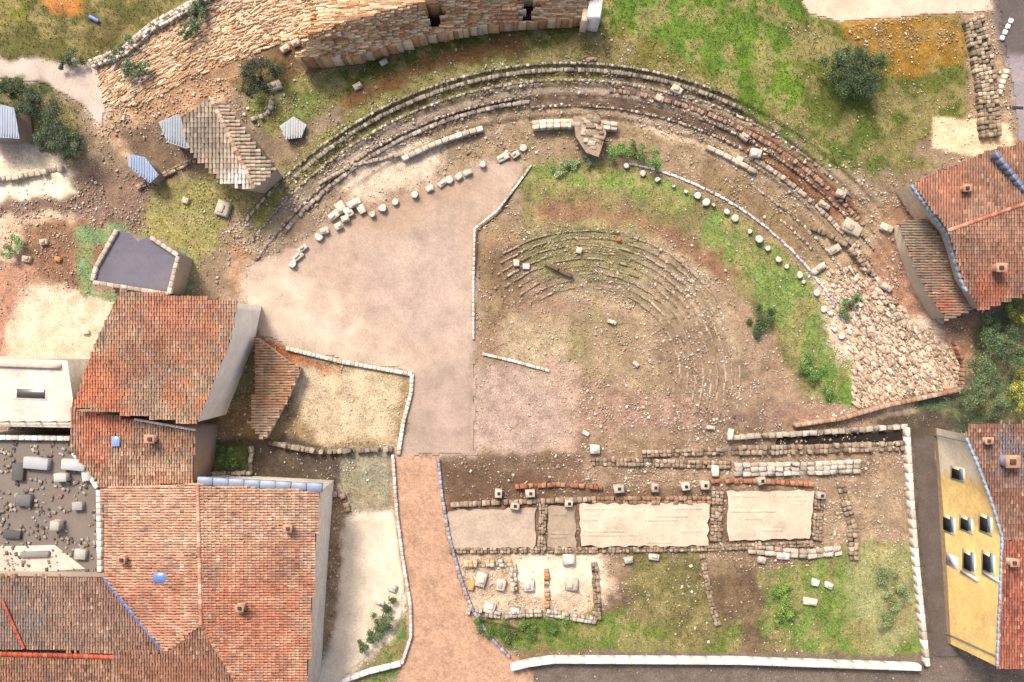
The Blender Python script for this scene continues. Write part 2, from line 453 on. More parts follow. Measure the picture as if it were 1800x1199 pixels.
# ------------------------------------------------------------------ materials
def mat(name, rough=0.9, n_scale=1.2, lo=0.7, hi=1.3, fine=14.0, flo=0.85, fhi=1.15, bump=0.3, bscale=9.0, spec=0.25, stain=0.0, tr=0.0, pebble=0.0):
    m = bpy.data.materials.new(name)
    m.use_nodes = True
    t = m.node_tree; N = t.nodes; L = t.links
    b = N['Principled BSDF']
    b.inputs['Roughness'].default_value = rough
    b.inputs['Specular IOR Level'].default_value = spec
    at = N.new('ShaderNodeAttribute'); at.attribute_name = 'Col'
    geo = N.new('ShaderNodeNewGeometry')

    def noise(scale, det=4, off=0):
        q = N.new('ShaderNodeTexNoise')
        q.inputs['Scale'].default_value = scale; q.inputs['Detail'].default_value = det
        q.inputs['Roughness'].default_value = 0.62
        L.new(geo.outputs['Position'], q.inputs['Vector'])
        return q

    def rng_(src, a, b_, lo_=0.3, hi_=0.7):
        q = N.new('ShaderNodeMapRange')
        q.inputs[1].default_value = lo_; q.inputs[2].default_value = hi_
        q.inputs[3].default_value = a; q.inputs[4].default_value = b_
        L.new(src, q.inputs[0])
        return q.outputs[0]

    a1 = rng_(noise(n_scale, 5).outputs[0], lo, hi)
    a2 = rng_(noise(fine, 3).outputs[0], flo, fhi)
    mu = N.new('ShaderNodeMath'); mu.operation = 'MULTIPLY'
    L.new(a1, mu.inputs[0]); L.new(a2, mu.inputs[1])
    fac = mu.outputs[0]
    if pebble > 0:
        vo = N.new('ShaderNodeTexVoronoi'); vo.inputs['Scale'].default_value = 8.5
        L.new(geo.outputs['Position'], vo.inputs['Vector'])
        sep = N.new('ShaderNodeSeparateColor'); L.new(vo.outputs['Color'], sep.inputs[0])
        pr = rng_(sep.outputs[0], 1 - pebble, 1 + pebble, 0.0, 1.0)
        mu3 = N.new('ShaderNodeMath'); mu3.operation = 'MULTIPLY'
        L.new(fac, mu3.inputs[0]); L.new(pr, mu3.inputs[1]); fac = mu3.outputs[0]
    vm = N.new('ShaderNodeVectorMath'); vm.operation = 'SCALE'
    L.new(at.outputs['Color'], vm.inputs[0]); L.new(fac, vm.inputs['Scale'])
    outc = vm.outputs[0]
    if stain > 0:
        ns = noise(0.55, 6)
        sm = rng_(ns.outputs[0], 0, stain, 0.48, 0.7)
        mx = N.new('ShaderNodeMix'); mx.data_type = 'RGBA'
        L.new(sm, mx.inputs[0]); L.new(outc, mx.inputs[6])
        mx.inputs[7].default_value = (0.16, 0.13, 0.105, 1)
        outc = mx.outputs[2]
    L.new(outc, b.inputs['Base Color'])
    if bump > 0:
        bp = N.new('ShaderNodeBump'); bp.inputs['Strength'].default_value = bump
        bp.inputs['Distance'].default_value = 0.05
        L.new(noise(bscale, 5).outputs[0], bp.inputs['Height'])
        L.new(bp.outputs[0], b.inputs['Normal'])
    if tr > 0:
        b.inputs['Transmission Weight'].default_value = 0
    return m


M_ground = mat('ground_soil', 0.95, 0.8, 0.72, 1.3, 11, 0.62, 1.42, 0.6, 14, 0.15, pebble=0.16)
M_floor = mat('packed_earth', 0.95, 0.5, 0.8, 1.2, 16, 0.84, 1.17, 0.3, 20, 0.15, pebble=0.07)
M_path = mat('brick_paving', 0.92, 0.7, 0.82, 1.18, 10, 0.78, 1.22, 0.35, 12, 0.2, pebble=0.14)
M_stone = mat('weathered_limestone', 0.9, 2.2, 0.8, 1.18, 13, 0.75, 1.2, 0.6, 12, 0.2, stain=0.25)
M_rubble = mat('rubble_stone', 0.92, 3.0, 0.85, 1.15, 20, 0.85, 1.15, 0.2, 20, 0.2)
M_tile = mat('terracotta_tile', 0.85, 0.9, 0.72, 1.24, 9, 0.8, 1.2, 0.25, 25, 0.25, stain=0.18)
M_plaster = mat('lime_plaster', 0.9, 0.7, 0.88, 1.1, 6, 0.93, 1.06, 0.12, 10, 0.2, stain=0.12)
M_grass = mat('grass_blades', 0.85, 1.5, 0.75, 1.25, 10, 0.8, 1.2, 0.0, 10, 0.2)
M_leaf = mat('leaves', 0.7, 1.3, 0.7, 1.3, 8, 0.8, 1.2, 0.0, 10, 0.3)
M_bark = mat('bark', 0.9, 3, 0.7, 1.2, 20, 0.8, 1.2, 0.6, 20, 0.15)
M_metal = mat('painted_metal', 0.5, 2, 0.92, 1.06, 12, 0.95, 1.05, 0.02, 10, 0.5)
M_dark = mat('dark_interior', 0.8, 2, 0.95, 1.05, 12, 0.95, 1.05, 0.0, 10, 0.15)
M_facade = mat('ochre_plaster', 0.9, 0.5, 0.82, 1.14, 4, 0.88, 1.1, 0.2, 12, 0.2, stain=0.22)
M_mortar = mat('old_mortar', 0.92, 0.9, 0.84, 1.12, 5, 0.82, 1.12, 0.3, 16, 0.15, stain=0.4)
M_glass = mat('dark_glass', 0.12, 2, 0.95, 1.05, 12, 0.95, 1.05, 0.0, 10, 0.6)

# ------------------------------------------------------------------ ground sheet
xs = np.concatenate([[-22000, -7000, -2500, -900, -400], np.arange(-160, 1961, 4), [2200, 2700, 4300, 8800, 24000]]).astype(float)
ys = np.concatenate([[-22000, -7000, -2500, -900, -400], np.arange(-160, 1361, 4), [1600, 2100, 3700, 8200, 23000]]).astype(float)
gx, gy = np.meshgrid(xs, ys)
fx, fy = gx.ravel(), gy.ravel()
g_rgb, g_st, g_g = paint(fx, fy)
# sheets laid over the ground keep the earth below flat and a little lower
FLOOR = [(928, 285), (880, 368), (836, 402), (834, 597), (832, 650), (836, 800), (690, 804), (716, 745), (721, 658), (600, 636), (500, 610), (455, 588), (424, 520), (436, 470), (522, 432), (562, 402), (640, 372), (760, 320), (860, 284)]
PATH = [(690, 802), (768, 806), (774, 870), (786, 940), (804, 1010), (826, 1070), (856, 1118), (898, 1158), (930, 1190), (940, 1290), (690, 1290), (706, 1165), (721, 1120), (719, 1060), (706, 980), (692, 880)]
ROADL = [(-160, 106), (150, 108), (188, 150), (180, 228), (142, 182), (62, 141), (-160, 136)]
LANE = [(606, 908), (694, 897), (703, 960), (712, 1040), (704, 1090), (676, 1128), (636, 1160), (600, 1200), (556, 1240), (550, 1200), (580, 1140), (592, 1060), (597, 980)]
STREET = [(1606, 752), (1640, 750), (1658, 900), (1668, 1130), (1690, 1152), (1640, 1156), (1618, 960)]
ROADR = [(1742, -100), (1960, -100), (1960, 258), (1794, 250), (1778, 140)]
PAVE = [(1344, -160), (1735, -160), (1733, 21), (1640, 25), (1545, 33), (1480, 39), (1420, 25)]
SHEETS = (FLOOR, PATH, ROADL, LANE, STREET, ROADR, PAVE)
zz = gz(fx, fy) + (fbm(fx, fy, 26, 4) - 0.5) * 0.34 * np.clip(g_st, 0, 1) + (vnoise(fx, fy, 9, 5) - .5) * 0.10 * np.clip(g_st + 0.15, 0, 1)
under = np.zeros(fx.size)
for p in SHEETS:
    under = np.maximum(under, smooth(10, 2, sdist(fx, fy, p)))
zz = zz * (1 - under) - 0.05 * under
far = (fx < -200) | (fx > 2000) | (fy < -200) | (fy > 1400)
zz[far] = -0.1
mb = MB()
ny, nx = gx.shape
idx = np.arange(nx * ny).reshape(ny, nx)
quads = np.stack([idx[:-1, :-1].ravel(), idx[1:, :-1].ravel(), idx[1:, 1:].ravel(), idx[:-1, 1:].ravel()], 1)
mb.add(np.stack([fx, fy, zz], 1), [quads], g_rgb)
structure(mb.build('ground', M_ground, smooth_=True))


def gh(x, y):
    return float(gz(np.array([x]), np.array([y]))[0])


def sheet(name, poly, m, z=0.035, step=4, mod=None, rag=0):
    p = np.array(poly)
    sx = np.arange(math.floor(p[:, 0].min()), p[:, 0].max() + step, step)
    sy = np.arange(math.floor(p[:, 1].min()), p[:, 1].max() + step, step)
    X, Y = np.meshgrid(sx, sy)
    sh = X.shape
    X = X.ravel(); Y = Y.ravel()
    sd = sdist(X, Y, poly) + (vnoise(X, Y, 12, 2) - .5) * 5
    rgb, st, g = paint(X, Y)
    if mod is not None:
        rgb = mod(X, Y, rgb)
    ok = (sd + (vnoise(X, Y, 26, 6) - .5) * rag < 1.5).reshape(sh)
    idx = np.arange(X.size).reshape(sh)
    cell = ok[:-1, :-1] & ok[1:, :-1] & ok[1:, 1:] & ok[:-1, 1:]
    q = np.stack([idx[:-1, :-1][cell], idx[1:, :-1][cell], idx[1:, 1:][cell], idx[:-1, 1:][cell]], 1)
    used = np.unique(q)
    mp = np.full(X.size, -1); mp[used] = np.arange(used.size)
    zq = np.where(sd > -3, 0.0, z) if False else np.full(X.size, z)
    b = MB()
    b.add(np.stack([X, Y, zq], 1)[used], [mp[q]], rgb[used])
    return structure(b.build(name, m, smooth_=True))


def plaza_mod(X, Y, rgb):
    t = X * .8 + Y * .6; u = Y * .8 - X * .6
    q = 1.06 + 0.07 * fbm(t * .25, u, 26, 60) + 0.07 * (fbm(X, Y, 9, 61) - .3)
    st_ = smooth(.56, .66, fbm(X, Y, 40, 62)) * .07
    return rgb * q[:, None] * (1 - st_)[:, None]


sheet('stage_floor', FLOOR, M_floor, mod=plaza_mod, rag=16)


def brick_mod(X, Y, rgb):
    return rgb * (0.86 + 0.28 * vnoise(X, Y, 5, 3))[:, None]


sheet('path', PATH, M_path, 0.04, 3, brick_mod)
sheet('road', ROADL, M_floor, 0.03)
sheet('lane', LANE, M_floor, 0.03)
sheet('street', STREET, M_floor, 0.03)
sheet('road', ROADR, M_floor, 0.03)
sheet('pavement', PAVE, M_floor, 0.03)

# ------------------------------------------------------------------ scattered rubble and grass (uncountable)
PALE = C('#e4d8c8')


def scatter_stones(n, smin, smax, name, power=1.6, mixp=0.45, thr=0.12):
    x = rng.uniform(-20, 1820, n * 4); y = rng.uniform(-20, 1220, n * 4)
    rgb, st, g = paint(x, y)
    clump = 0.12 + 1.5 * smooth(.36, .62, fbm(x, y, 34, 8)) * (0.4 + 1.2 * vnoise(x, y, 9, 12))
    pr = np.clip(st, 0, 1) ** power * clump
    keep = rng.random(x.size) < pr
    for p in SHEETS:
        keep &= sdist(x, y, p) > 1
    keep &= st > thr
    x = x[keep][:n]; y = y[keep][:n]; rgb = rgb[keep][:n]
    k = x.size
    s = smin + (smax - smin) * rng.random(k) ** 2.6
    rot = rng.random(k) * 6.28
    asp = rng.uniform(0.6, 1.0, k)
    base = gz(x, y)
    col = rgb * rng.uniform(0.75, 1.7, k)[:, None]
    mixv = (rng.random(k) ** 1.3 * mixp * 2.0)[:, None].clip(0, 0.95)
    col = np.clip(col * (1 - mixv) + PALE * rng.uniform(.6, 1.05, k)[:, None] * mixv, 0.01, 0.8)
    V = np.zeros((k, 8, 3)); Cc = np.repeat(col[:, None], 8, 1)
    cr, sr = np.cos(rot), np.sin(rot)
    for i, (sx, sy, tz) in enumerate([(-1, -1, 0), (1, -1, 0), (1, 1, 0), (-1, 1, 0), (-1, -1, 1), (1, -1, 1), (1, 1, 1), (-1, 1, 1)]):
        kk = 0.5 if tz == 0 else 0.36
        dx = sx * s * kk * rng.uniform(.75, 1.2, k); dy = sy * s * asp * kk * rng.uniform(.75, 1.2, k)
        V[:, i, 0] = x + dx * cr - dy * sr
        V[:, i, 1] = y + dx * sr + dy * cr
        V[:, i, 2] = base + (-0.12 if tz == 0 else s * S * rng.uniform(.3, .62, k) + 0.03)
    F0 = np.array([(4, 7, 6, 5), (0, 4, 5, 1), (1, 5, 6, 2), (2, 6, 7, 3), (3, 7, 4, 0)])
    F = (F0[None] + (np.arange(k) * 8)[:, None, None]).reshape(-1, 4)
    b = MB(); b.add(V.reshape(-1, 3), [F], Cc.reshape(-1, 3))
    return stuff(b.build(name, M_rubble))


scatter_stones(46000, 1.2, 3.8, 'gravel', 1.4, 0.5)
scatter_stones(4800, 2.6, 6.6, 'rubble', 1.9, 0.6, 0.3)


def scatter_grass(n, name):
    x = rng.uniform(-20, 1820, n * 4); y = rng.uniform(-20, 1220, n * 4)
    rgb, st, g = paint(x, y)
    keep = rng.random(x.size) < g ** 1.5 * (0.2 + 1.4 * fbm(x, y, 24, 13))
    for p in SHEETS:
        keep &= sdist(x, y, p) > 3
    x = x[keep][:n]; y = y[keep][:n]; rgb = rgb[keep][:n]
    k = x.size
    base = gz(x, y)
    nb = 4
    V = np.zeros((k, nb, 3, 3)); Cc = np.zeros((k, nb, 3, 3))
    gcol = rgb * np.array([0.95, 1.04, 0.78])
    for b_ in range(nb):
        a = rng.random(k) * 6.28; ln = rng.uniform(1.4, 4.2, k); wd = rng.uniform(0.35, 0.8, k); h = rng.uniform(0.05, 0.2, k)
        ca, sa = np.cos(a), np.sin(a)
        V[:, b_, 0] = np.stack([x - sa * wd, y + ca * wd, base + 0.02], 1)
        V[:, b_, 1] = np.stack([x + sa * wd, y - ca * wd, base + 0.02], 1)
        V[:, b_, 2] = np.stack([x + ca * ln, y + sa * ln, base + h], 1)
        Cc[:, b_] = (gcol * rng.uniform(0.65, 1.7, k)[:, None])[:, None]
    F = np.arange(k * nb * 3).reshape(-1, 3)
    b = MB(); b.add(V.reshape(-1, 3), [F], np.clip(Cc.reshape(-1, 3), 0.005, .6))
    return stuff(b.build(name, M_grass))


scatter_grass(30000, 'grass')

def rock_slope(name, poly, n, ang, lmin, lmax, pal, zt=.3, asp=(.25, .5)):
    p = np.array(poly); b = MB(); k = 0
    while k < n:
        x = random.uniform(p[:, 0].min(), p[:, 0].max()); y = random.uniform(p[:, 1].min(), p[:, 1].max())
        if inside(x, y, poly)[0] and random.random() < .25 + 1.2 * max(0, fbm(np.array([x]), np.array([y]), 40, 17)[0] - .3):
            l = lmin + (lmax - lmin) * random.random() ** 2
            b.box(x, y, l, l * random.uniform(*asp), gh(x, y) - .2, gh(x, y) + random.uniform(.08, zt), ang(x, y) + random.uniform(-14, 14), C(random.choice(pal)) * random.uniform(.85, 1.15), .22, .14)
            k += 1
    return stuff(b.build(name, M_stone))


# ------------------------------------------------------------------ masonry helpers
STONES = ['#cfc0ac', '#bfae9b', '#d9ccba', '#a99785', '#c9b196', '#8f8072']


def scol(pal=STONES, k=1.0):
    return C(random.choice(pal)) * random.uniform(0.82, 1.15) * k


def polyline_pts(pts, step):
    out = []
    for (x0, y0), (x1, y1) in zip(pts[:-1], pts[1:]):
        L = math.hypot(x1 - x0, y1 - y0); n = max(1, int(round(L / step)))
        for i in range(n):
            t = (i + .5) / n
            out.append((x0 + (x1 - x0) * t, y0 + (y1 - y0) * t, math.degrees(math.atan2(y1 - y0, x1 - x0)), L / n))
    return out


def wall(name, pts, width, height, label, cat='wall', pal=STONES, step=8, rows=1, base=None, jit=0.12, m=None, parent=None, bev=0.1, gap=0.95, z0=-0.15, group=None, drop=0.0):
    b = MB()
    for x, y, a, l in polyline_pts(pts, step):
        low = random.random() < drop
        a += random.uniform(-1, 1) * jit * 14
        bz = gh(x, y) if base is None else base
        nx_, ny_ = -math.sin(math.radians(a)), math.cos(math.radians(a))
        for r in range(rows):
            o = (r + .5) / rows * width - width / 2
            b.box(x + nx_ * o + random.uniform(-.5, .5) * jit * 4, y + ny_ * o, l * gap, width / rows * gap, bz + z0, bz + (0.09 if low else height * random.uniform(1 - jit, 1 + jit * .3)), a, scol(pal) * (0.7 if low else 1), jit * .5, bev)
    o = b.build(name, m or M_stone, parent)
    if parent is None:
        tag(o, label, cat, group)
    return o


# ------------------------------------------------------------------ tiles
def tile_roof(name, poly, zf, parent, axis='y', pal=None, pitch=4.7, course=7.0, lift=0.0, flip=1, blobs=(), stagger=0.0):
    """half round tiles laid in courses over a roof slope; axis = direction the gutters run"""
    pal = pal or ['#a25a40', '#b06a4c', '#8e5140', '#9a6a54', '#7d4d3c', '#b87a58']
    p = np.array(poly, float)
    xa, xb, ya, yb = p[:, 0].min(), p[:, 0].max(), p[:, 1].min(), p[:, 1].max()
    if axis == 'y':
        us = np.arange(xa, xb + pitch, pitch); vs = np.arange(ya, yb + course, course)
    else:
        us = np.arange(ya, yb + pitch, pitch); vs = np.arange(xa, xb + course, course)
    U, Vv = np.meshgrid(us, vs)
    J = np.tile(np.arange(len(vs))[:, None], (1, len(us)))
    U = U + (J % 2) * stagger * pitch + rng.normal(0, .25, U.shape)
    U = U.ravel(); Vv = Vv.ravel() + rng.normal(0, .35, U.size)
    X, Y = (U, Vv) if axis == 'y' else (Vv, U)
    ok = sdist(X, Y, poly) < 0.8
    X, Y = X[ok], Y[ok]
    k = X.size
    base = np.array([C(h) for h in pal])
    ci = np.clip((fbm(X, Y, 60, 21) - 0.25) / 0.5 * len(pal) + rng.normal(0, .55, k), 0, len(pal) - 1).astype(int)
    mean_ = base.mean(0)
    base = base * np.array([0.86, 1.02, 1.03]); mean_ = base.mean(0)
    col = (base[ci] * .6 + mean_ * .4) * rng.lognormal(0, 0.09, k)[:, None]
    odd = rng.random(k)
    col[odd < .03] = col[odd < .03] * .5 + C('#c9a98a') * .5; col[odd > .975] = col[odd > .975] * .6
    for (bx, by, br, hx, al) in blobs:
        wgt = np.clip(1.3 - np.hypot(X - bx, Y - by) / br + (vnoise(X, Y, 14, 5) - .5) * 1.2, 0, 1) * al
        col = col * (1 - wgt[:, None]) + C(hx) * rng.lognormal(0, .2, k)[:, None] * wgt[:, None]
    NS = 5
    V = np.zeros((k, 2 * NS, 3))
    r = pitch * 0.47
    tl = rng.normal(0, .4, k)
    for e in range(2):
        dv = (-0.56 + 1.12 * e) * course * flip
        rr = r * (0.86 + 0.2 * e)
        for i in range(NS):
            a = math.pi * i / (NS - 1)
            du = -math.cos(a) * rr + tl * (e - .5) * .8
            x = X + (du if axis == 'y' else dv); y = Y + (dv if axis == 'y' else du)
            V[:, e * NS + i, 0] = x; V[:, e * NS + i, 1] = y
            V[:, e * NS + i, 2] = zf(x, y) + lift + 0.02 + math.sin(a) * rr * S * 0.85 + 0.022 * e
    F0 = []
    for i in range(NS - 1):
        F0.append((i, i + 1, NS + i + 1, NS + i))
    F0 = np.array(F0)
    if (axis == 'y') == (flip > 0):
        F0 = F0[:, ::-1]
    F = (F0[None] + (np.arange(k) * 2 * NS)[:, None, None]).reshape(-1, 4)
    b = MB()
    b.add(V.reshape(-1, 3), [F], np.repeat(col[:, None], 2 * NS, 1).reshape(-1, 3))
    # boarding underneath
    zb = [float(zf(np.array([q[0]]), np.array([q[1]]))[0]) + lift - 0.02 for q in poly]
    b.poly(poly, zb, C('#54382c'))
    return b.build(name, M_tile, parent, smooth_=False)


def walls_down(name, poly, zf, parent, hexs, m=None, inset=3.0, z0=-0.1, k=1.0):
    p = np.array(poly, float); c = p.mean(0)
    q = p + (c - p) / np.linalg.norm(c - p, axis=1)[:, None] * inset
    zt = [float(zf(np.array([a[0]]), np.array([a[1]]))[0]) - 0.06 for a in q]
    b = MB()
    n = len(q)
    NZ = 1
    top = [(a[0], a[1], z) for a, z in zip(q, zt)]
    bot = [(CX + (a[0] - CX) * (H - z) / (H - z0), CY + (a[1] - CY) * (H - z) / (H - z0), z0) for a, z in zip(q, zt)]
    F = [(i, (i + 1) % n, n + (i + 1) % n, n + i) for i in range(n)]
    b.add(top + bot, [np.array(F)], C(hexs, k))
    return b.build(name, m or M_plaster, parent)


def ridge(name, p0, p1, z0, z1, parent, pal, wd=8):
    b = MB()
    pts = polyline_pts([p0, p1], 9)
    n = len(pts)
    for i, (x, y, a, l) in enumerate(pts):
        z = z0 + (z1 - z0) * (i + .5) / n
        ca, sa = math.cos(math.radians(a)), math.sin(math.radians(a))
        out = []
        for e in (-1, 1):
            for k in range(5):
                t = math.pi * k / 4
                o = -math.cos(t) * wd / 2 * (0.92 + .08 * e); zq = z + math.sin(t) * wd / 2 * S * .8 + 0.02 * e
                out.append((x + ca * e * l * .54 - sa * o, y + sa * e * l * .54 + ca * o, zq))
        F = np.array([(k, 5 + k, 5 + k + 1, k + 1) for k in range(4)])
        b.add(out, [F], C(random.choice(pal)) * random.uniform(.8, 1.2))
    return b.build(name, M_tile, parent)


def plane(z0, x0, y0, gx_=0.0, gy_=0.0):
    return lambda x, y: z0 + gx_ * (np.asarray(x) - x0) + gy_ * (np.asarray(y) - y0)


def chimney(x, y, zr, parent, sz=14, h=1.0, hexs='#d8cfc2', rot=0):
    b = MB()
    b.box(x, y, sz, sz * .8, zr - 0.5, zr + h, rot, C(hexs), 0.02, 0.05)
    o = b.build('chimney', M_plaster, parent)
    c = MB()
    c.box(x, y, sz * 1.25, sz * 1.05, zr + h, zr + h + 0.12, rot, C('#b98a6c'), 0.02, 0.08)
    c.box(x, y, sz * .45, sz * .4, zr + h + 0.12, zr + h + 0.3, rot, C('#4a3d36'), 0.02, 0.05)
    o2 = c.build('chimney_cap', M_tile, o)
    return o


ORANGE = ['#b87c60', '#c48a6a', '#ad7258', '#ad8872', '#976a58', '#cfa084']
REDB = ['#a4674f', '#b0745a', '#94604a', '#98705f', '#865a4a', '#b98468']
MIXED = ['#b27e62', '#97796a', '#aa7458', '#8a7a6c', '#bd8c6c', '#a07a64']

# ---------------------------------------------------------------- houses at left
h = thing('tiled_house', 'tall house with a speckled orange tiled roof below the flat grey roof', 'house', 280, 640)
pc = [(212, 510), (418, 530), (404, 602), (346, 745), (128, 715), (168, 602)]
zc = plane(8.6, 346, 745, -0.0012, 0.0008)
tile_roof('roof', pc, zc, h, 'y', MIXED + ['#c0714f'], blobs=[(300, 560, 90, '#b8694c', .5), (180, 690, 60, '#c06a48', .6), (250, 640, 50, '#6f5b4e', .5)])
walls_down('wall', pc, zc, h, '#fff4e4', k=1.35)
h = thing('tiled_house', 'lower house with a bright orange roof and a pale chimney and blue skylight', 'house', 235, 790)
pd_ = [(126, 720), (342, 757), (340, 850), (178, 856), (126, 792)]
zd = plane(7.4, 230, 730, 0, -0.011)
tile_roof('roof', pd_, zd, h, 'y', ORANGE, blobs=[(170, 740, 70, '#c96b48', .6)])
walls_down('wall', pd_, zd, h, '#b59a86')
chimney(262, 772, 6.9, h, 15, 1.0)
b = MB(); b.box(203, 776, 14, 18, 6.9, 7.12, 0, C('#7f9cc8'), 0, .05); b.build('skylight', M_glass, h)
b = MB()
for i in range(12):
    b.box(240 + i * 9, 738 + i * 1.6, 9.2, 4, 7.3, 7.5, 10, C('#c9bcb0') * random.uniform(.9, 1.1), .02)
b.build('gutter', M_metal, h)

h = thing('lean_to', 'low lean-to with an orange tiled roof along the left edge of the garden', 'shed', 470, 660)
pl2 = [(447, 592), (504, 634), (528, 646), (506, 700), (476, 752), (462, 776), (438, 742), (450, 660)]
zl2 = plane(2.2, 450, 650, -0.008, 0)
tile_roof('roof', pl2, zl2, h, 'x', ['#bd7e5c', '#b27454', '#a88468', '#c89272', '#a88064'], flip=1, blobs=[(466, 750, 30, '#9c8e78', .6)])
walls_down('wall', pl2, zl2, h, '#d8c4ac')

# big house, lower left: ridge at x = 345
h = thing('tiled_house', 'largest house, wide orange roof with a long ridge, lower left', 'house', 365, 1010)
ze = lambda x, y: 9.6 - 0.0105 * np.abs(np.asarray(x) - 347)
pl = [(180, 858), (347, 852), (353, 1098), (290, 1148), (183, 1012)]
pr = [(347, 852), (562, 864), (552, 1000), (540, 1199), (536, 1240), (440, 1240), (353, 1098)]
pal_up = ['#cf9e82', '#c2886a', '#b47a60', '#c8a68e', '#a8745e', '#c08468']
tile_roof('roof_slope', pl, ze, h, 'x', pal_up, flip=-1, blobs=[(260, 1070, 90, '#a9664c', .6), (260, 900, 80, '#c79a7e', .5)])
tile_roof('roof_slope', pr, ze, h, 'x', pal_up, flip=1, blobs=[(450, 1090, 130, '#b0684c', .7), (460, 910, 90, '#c79a7e', .5), (500, 1000, 40, '#7a4836', .5)])
phip = [(353, 1098), (440, 1240), (200, 1240), (200, 1146), (290, 1148)]
zh = plane(9.5, 353, 1098, 0, -0.0105)
tile_roof('roof_slope', phip, zh, h, 'y', REDB)
ridge('roof_ridge', (347, 852), (353, 1098), 9.62, 9.58, h, pal_up)
ridge('roof_hip', (353, 1098), (440, 1238), 9.55, 8.4, h, REDB)
full = [(180, 858), (347, 852), (562, 864), (552, 1000), (536, 1240), (200, 1240), (183, 1012)]
zw = lambda x, y: np.minimum(ze(x, y), 7.4)
walls_down('wall', full, zw, h, '#f6e8d4', M_stone, k=1.3)
b = MB()
pts = polyline_pts([(346, 846), (566, 858)], 26)
for x, y, a, l in pts:
    b.box(x, y, l * .98, 15, 7.2, 7.6, a, C('#8792a4') * random.uniform(.8, 1.1), 0.04, .06)
b.build('eave_flashing', M_metal, h)
b = MB(); b.box(281, 1016, 24, 17, 8.5, 9.12, 0, C('#5a7ab4'), 0, .06); b.build('skylight', M_glass, h)
for (x, y) in ((212, 985), (420, 1070), (505, 930)):
    chimney(x, y, float(ze(np.array([x]), 0)[0]), h, 13, .9, '#caa58c')

h = thing('tiled_house', 'low house at bottom left corner with dark red roof beside the blue valley gutter', 'house', 120, 1080)
ph = [(-60, 1012), (180, 1014), (288, 1148), (-60, 1140)]
zh2 = plane(7.2, 180, 1014, 0.0, 0.003)
tile_roof('roof', ph, zh2, h, 'y', ['#98695a', '#8b6456', '#a0745f', '#806458', '#ab7b64'], blobs=[(30, 1100, 60, '#6a6866', .5)])
walls_down('wall', ph, zh2, h, '#b8a796')
b = MB()
for x, y, a, l in polyline_pts([(183, 1016), (290, 1150)], 14):
    b.box(x, y, l * 1.02, 6.5, 7.3, 7.85, a, C('#5a78b0') * random.uniform(.85, 1.15), 0.02, .1)
b.build('valley_gutter', M_metal, h)
ridge('roof_hip', (4, 1056), (42, 1140), 7.6, 7.75, h, ['#a8452e', '#b0533a'], 6)

h = thing('tiled_house', 'long dark red tiled roof along the bottom edge at left', 'house', 240, 1185)
pb = [(-80, 1150), (200, 1154), (350, 1160), (330, 1300), (-80, 1300)]
zb_ = plane(7.9, 0, 1150, 0, -0.009)
tile_roof('roof', pb, zb_, h, 'y', REDB)
walls_down('wall', pb, zb_, h, '#b8a796')
ridge('roof_ridge', (-60, 1148), (350, 1160), 8.0, 8.0, h, ['#b04e34', '#a5462e', '#bc5c40'], 9)

# terrace building at the left edge
h = thing('flat_roofed_house', 'grey flat roof terrace with vents and boxes at the left edge', 'house', 80, 880)
pt = [(-80, 765), (124, 768), (128, 792), (176, 858), (178, 1008), (-80, 1008)]
b = MB(); b.prism(pt, -0.1, 5.0, C('#7a6f66'), C('#b5aca2')); b.build('wall', M_plaster, h)
for q in ([(-80, 768), (122, 771)], [(128, 796), (170, 858)], [(172, 862), (174, 1006)]):
    b = MB()
    for x, y, a, l in polyline_pts(q, 11):
        b.box(x, y, l * .97, 8, 4.9, 5.55, a, scol(['#d9d2c8', '#c9c0b5', '#e2dcd2']), .08)
    b.build('parapet', M_stone, h)
for (x, y, sx, sy, zt, hx) in ((62, 815, 44, 20, .7, '#d9d8d6'), (128, 818, 42, 18, .8, '#e6e4e0'), (30, 830, 20, 30, .5, '#77736f'), (105, 840, 22, 14, .9, '#e8e2d8'), (40, 880, 26, 20, .6, '#8c8884'), (95, 925, 16, 16, 1.1, '#dcd0c2'), (135, 890, 18, 14, .6, '#c4bdb4'), (20, 940, 30, 14, .4, '#6e6a66'), (60, 975, 50, 10, .35, '#a8a29a'), (140, 975, 20, 18, .5, '#e0dad0'), (150, 835, 14, 22, .6, '#f0ece6')):
    c = MB(); c.box(x, y, sx, sy, 4.95, 5 + zt, random.uniform(-6, 6), C(hx) * .62, .02, .05); c.build('roof_vent' if sx < 25 else 'roof_box', M_plaster, h)

b = MB()
for i in range(520):
    x = random.uniform(-20, 170); y = random.uniform(772, 1004)
    if inside(x, y, pt)[0] and vnoise(x, y, 30, 2) > .42:
        q = random.uniform(1.5, 5)
        b.box(x, y, q * 1.4, q, 4.95, 5.03 + q * .03, random.uniform(0, 90), scol(['#7c746c', '#978c80', '#5e5650', '#a89c8e', '#8a6a58']), .3)
stuff(b.build('roof_litter', M_rubble, h))
b = MB(); b.prism([(-60, 962), (96, 958), (150, 1000), (60, 1006), (-60, 1006)], 4.9, 5.05, C('#d8c4b4'), C('#b5a595')); b.build('lower_roof', M_mortar, h)

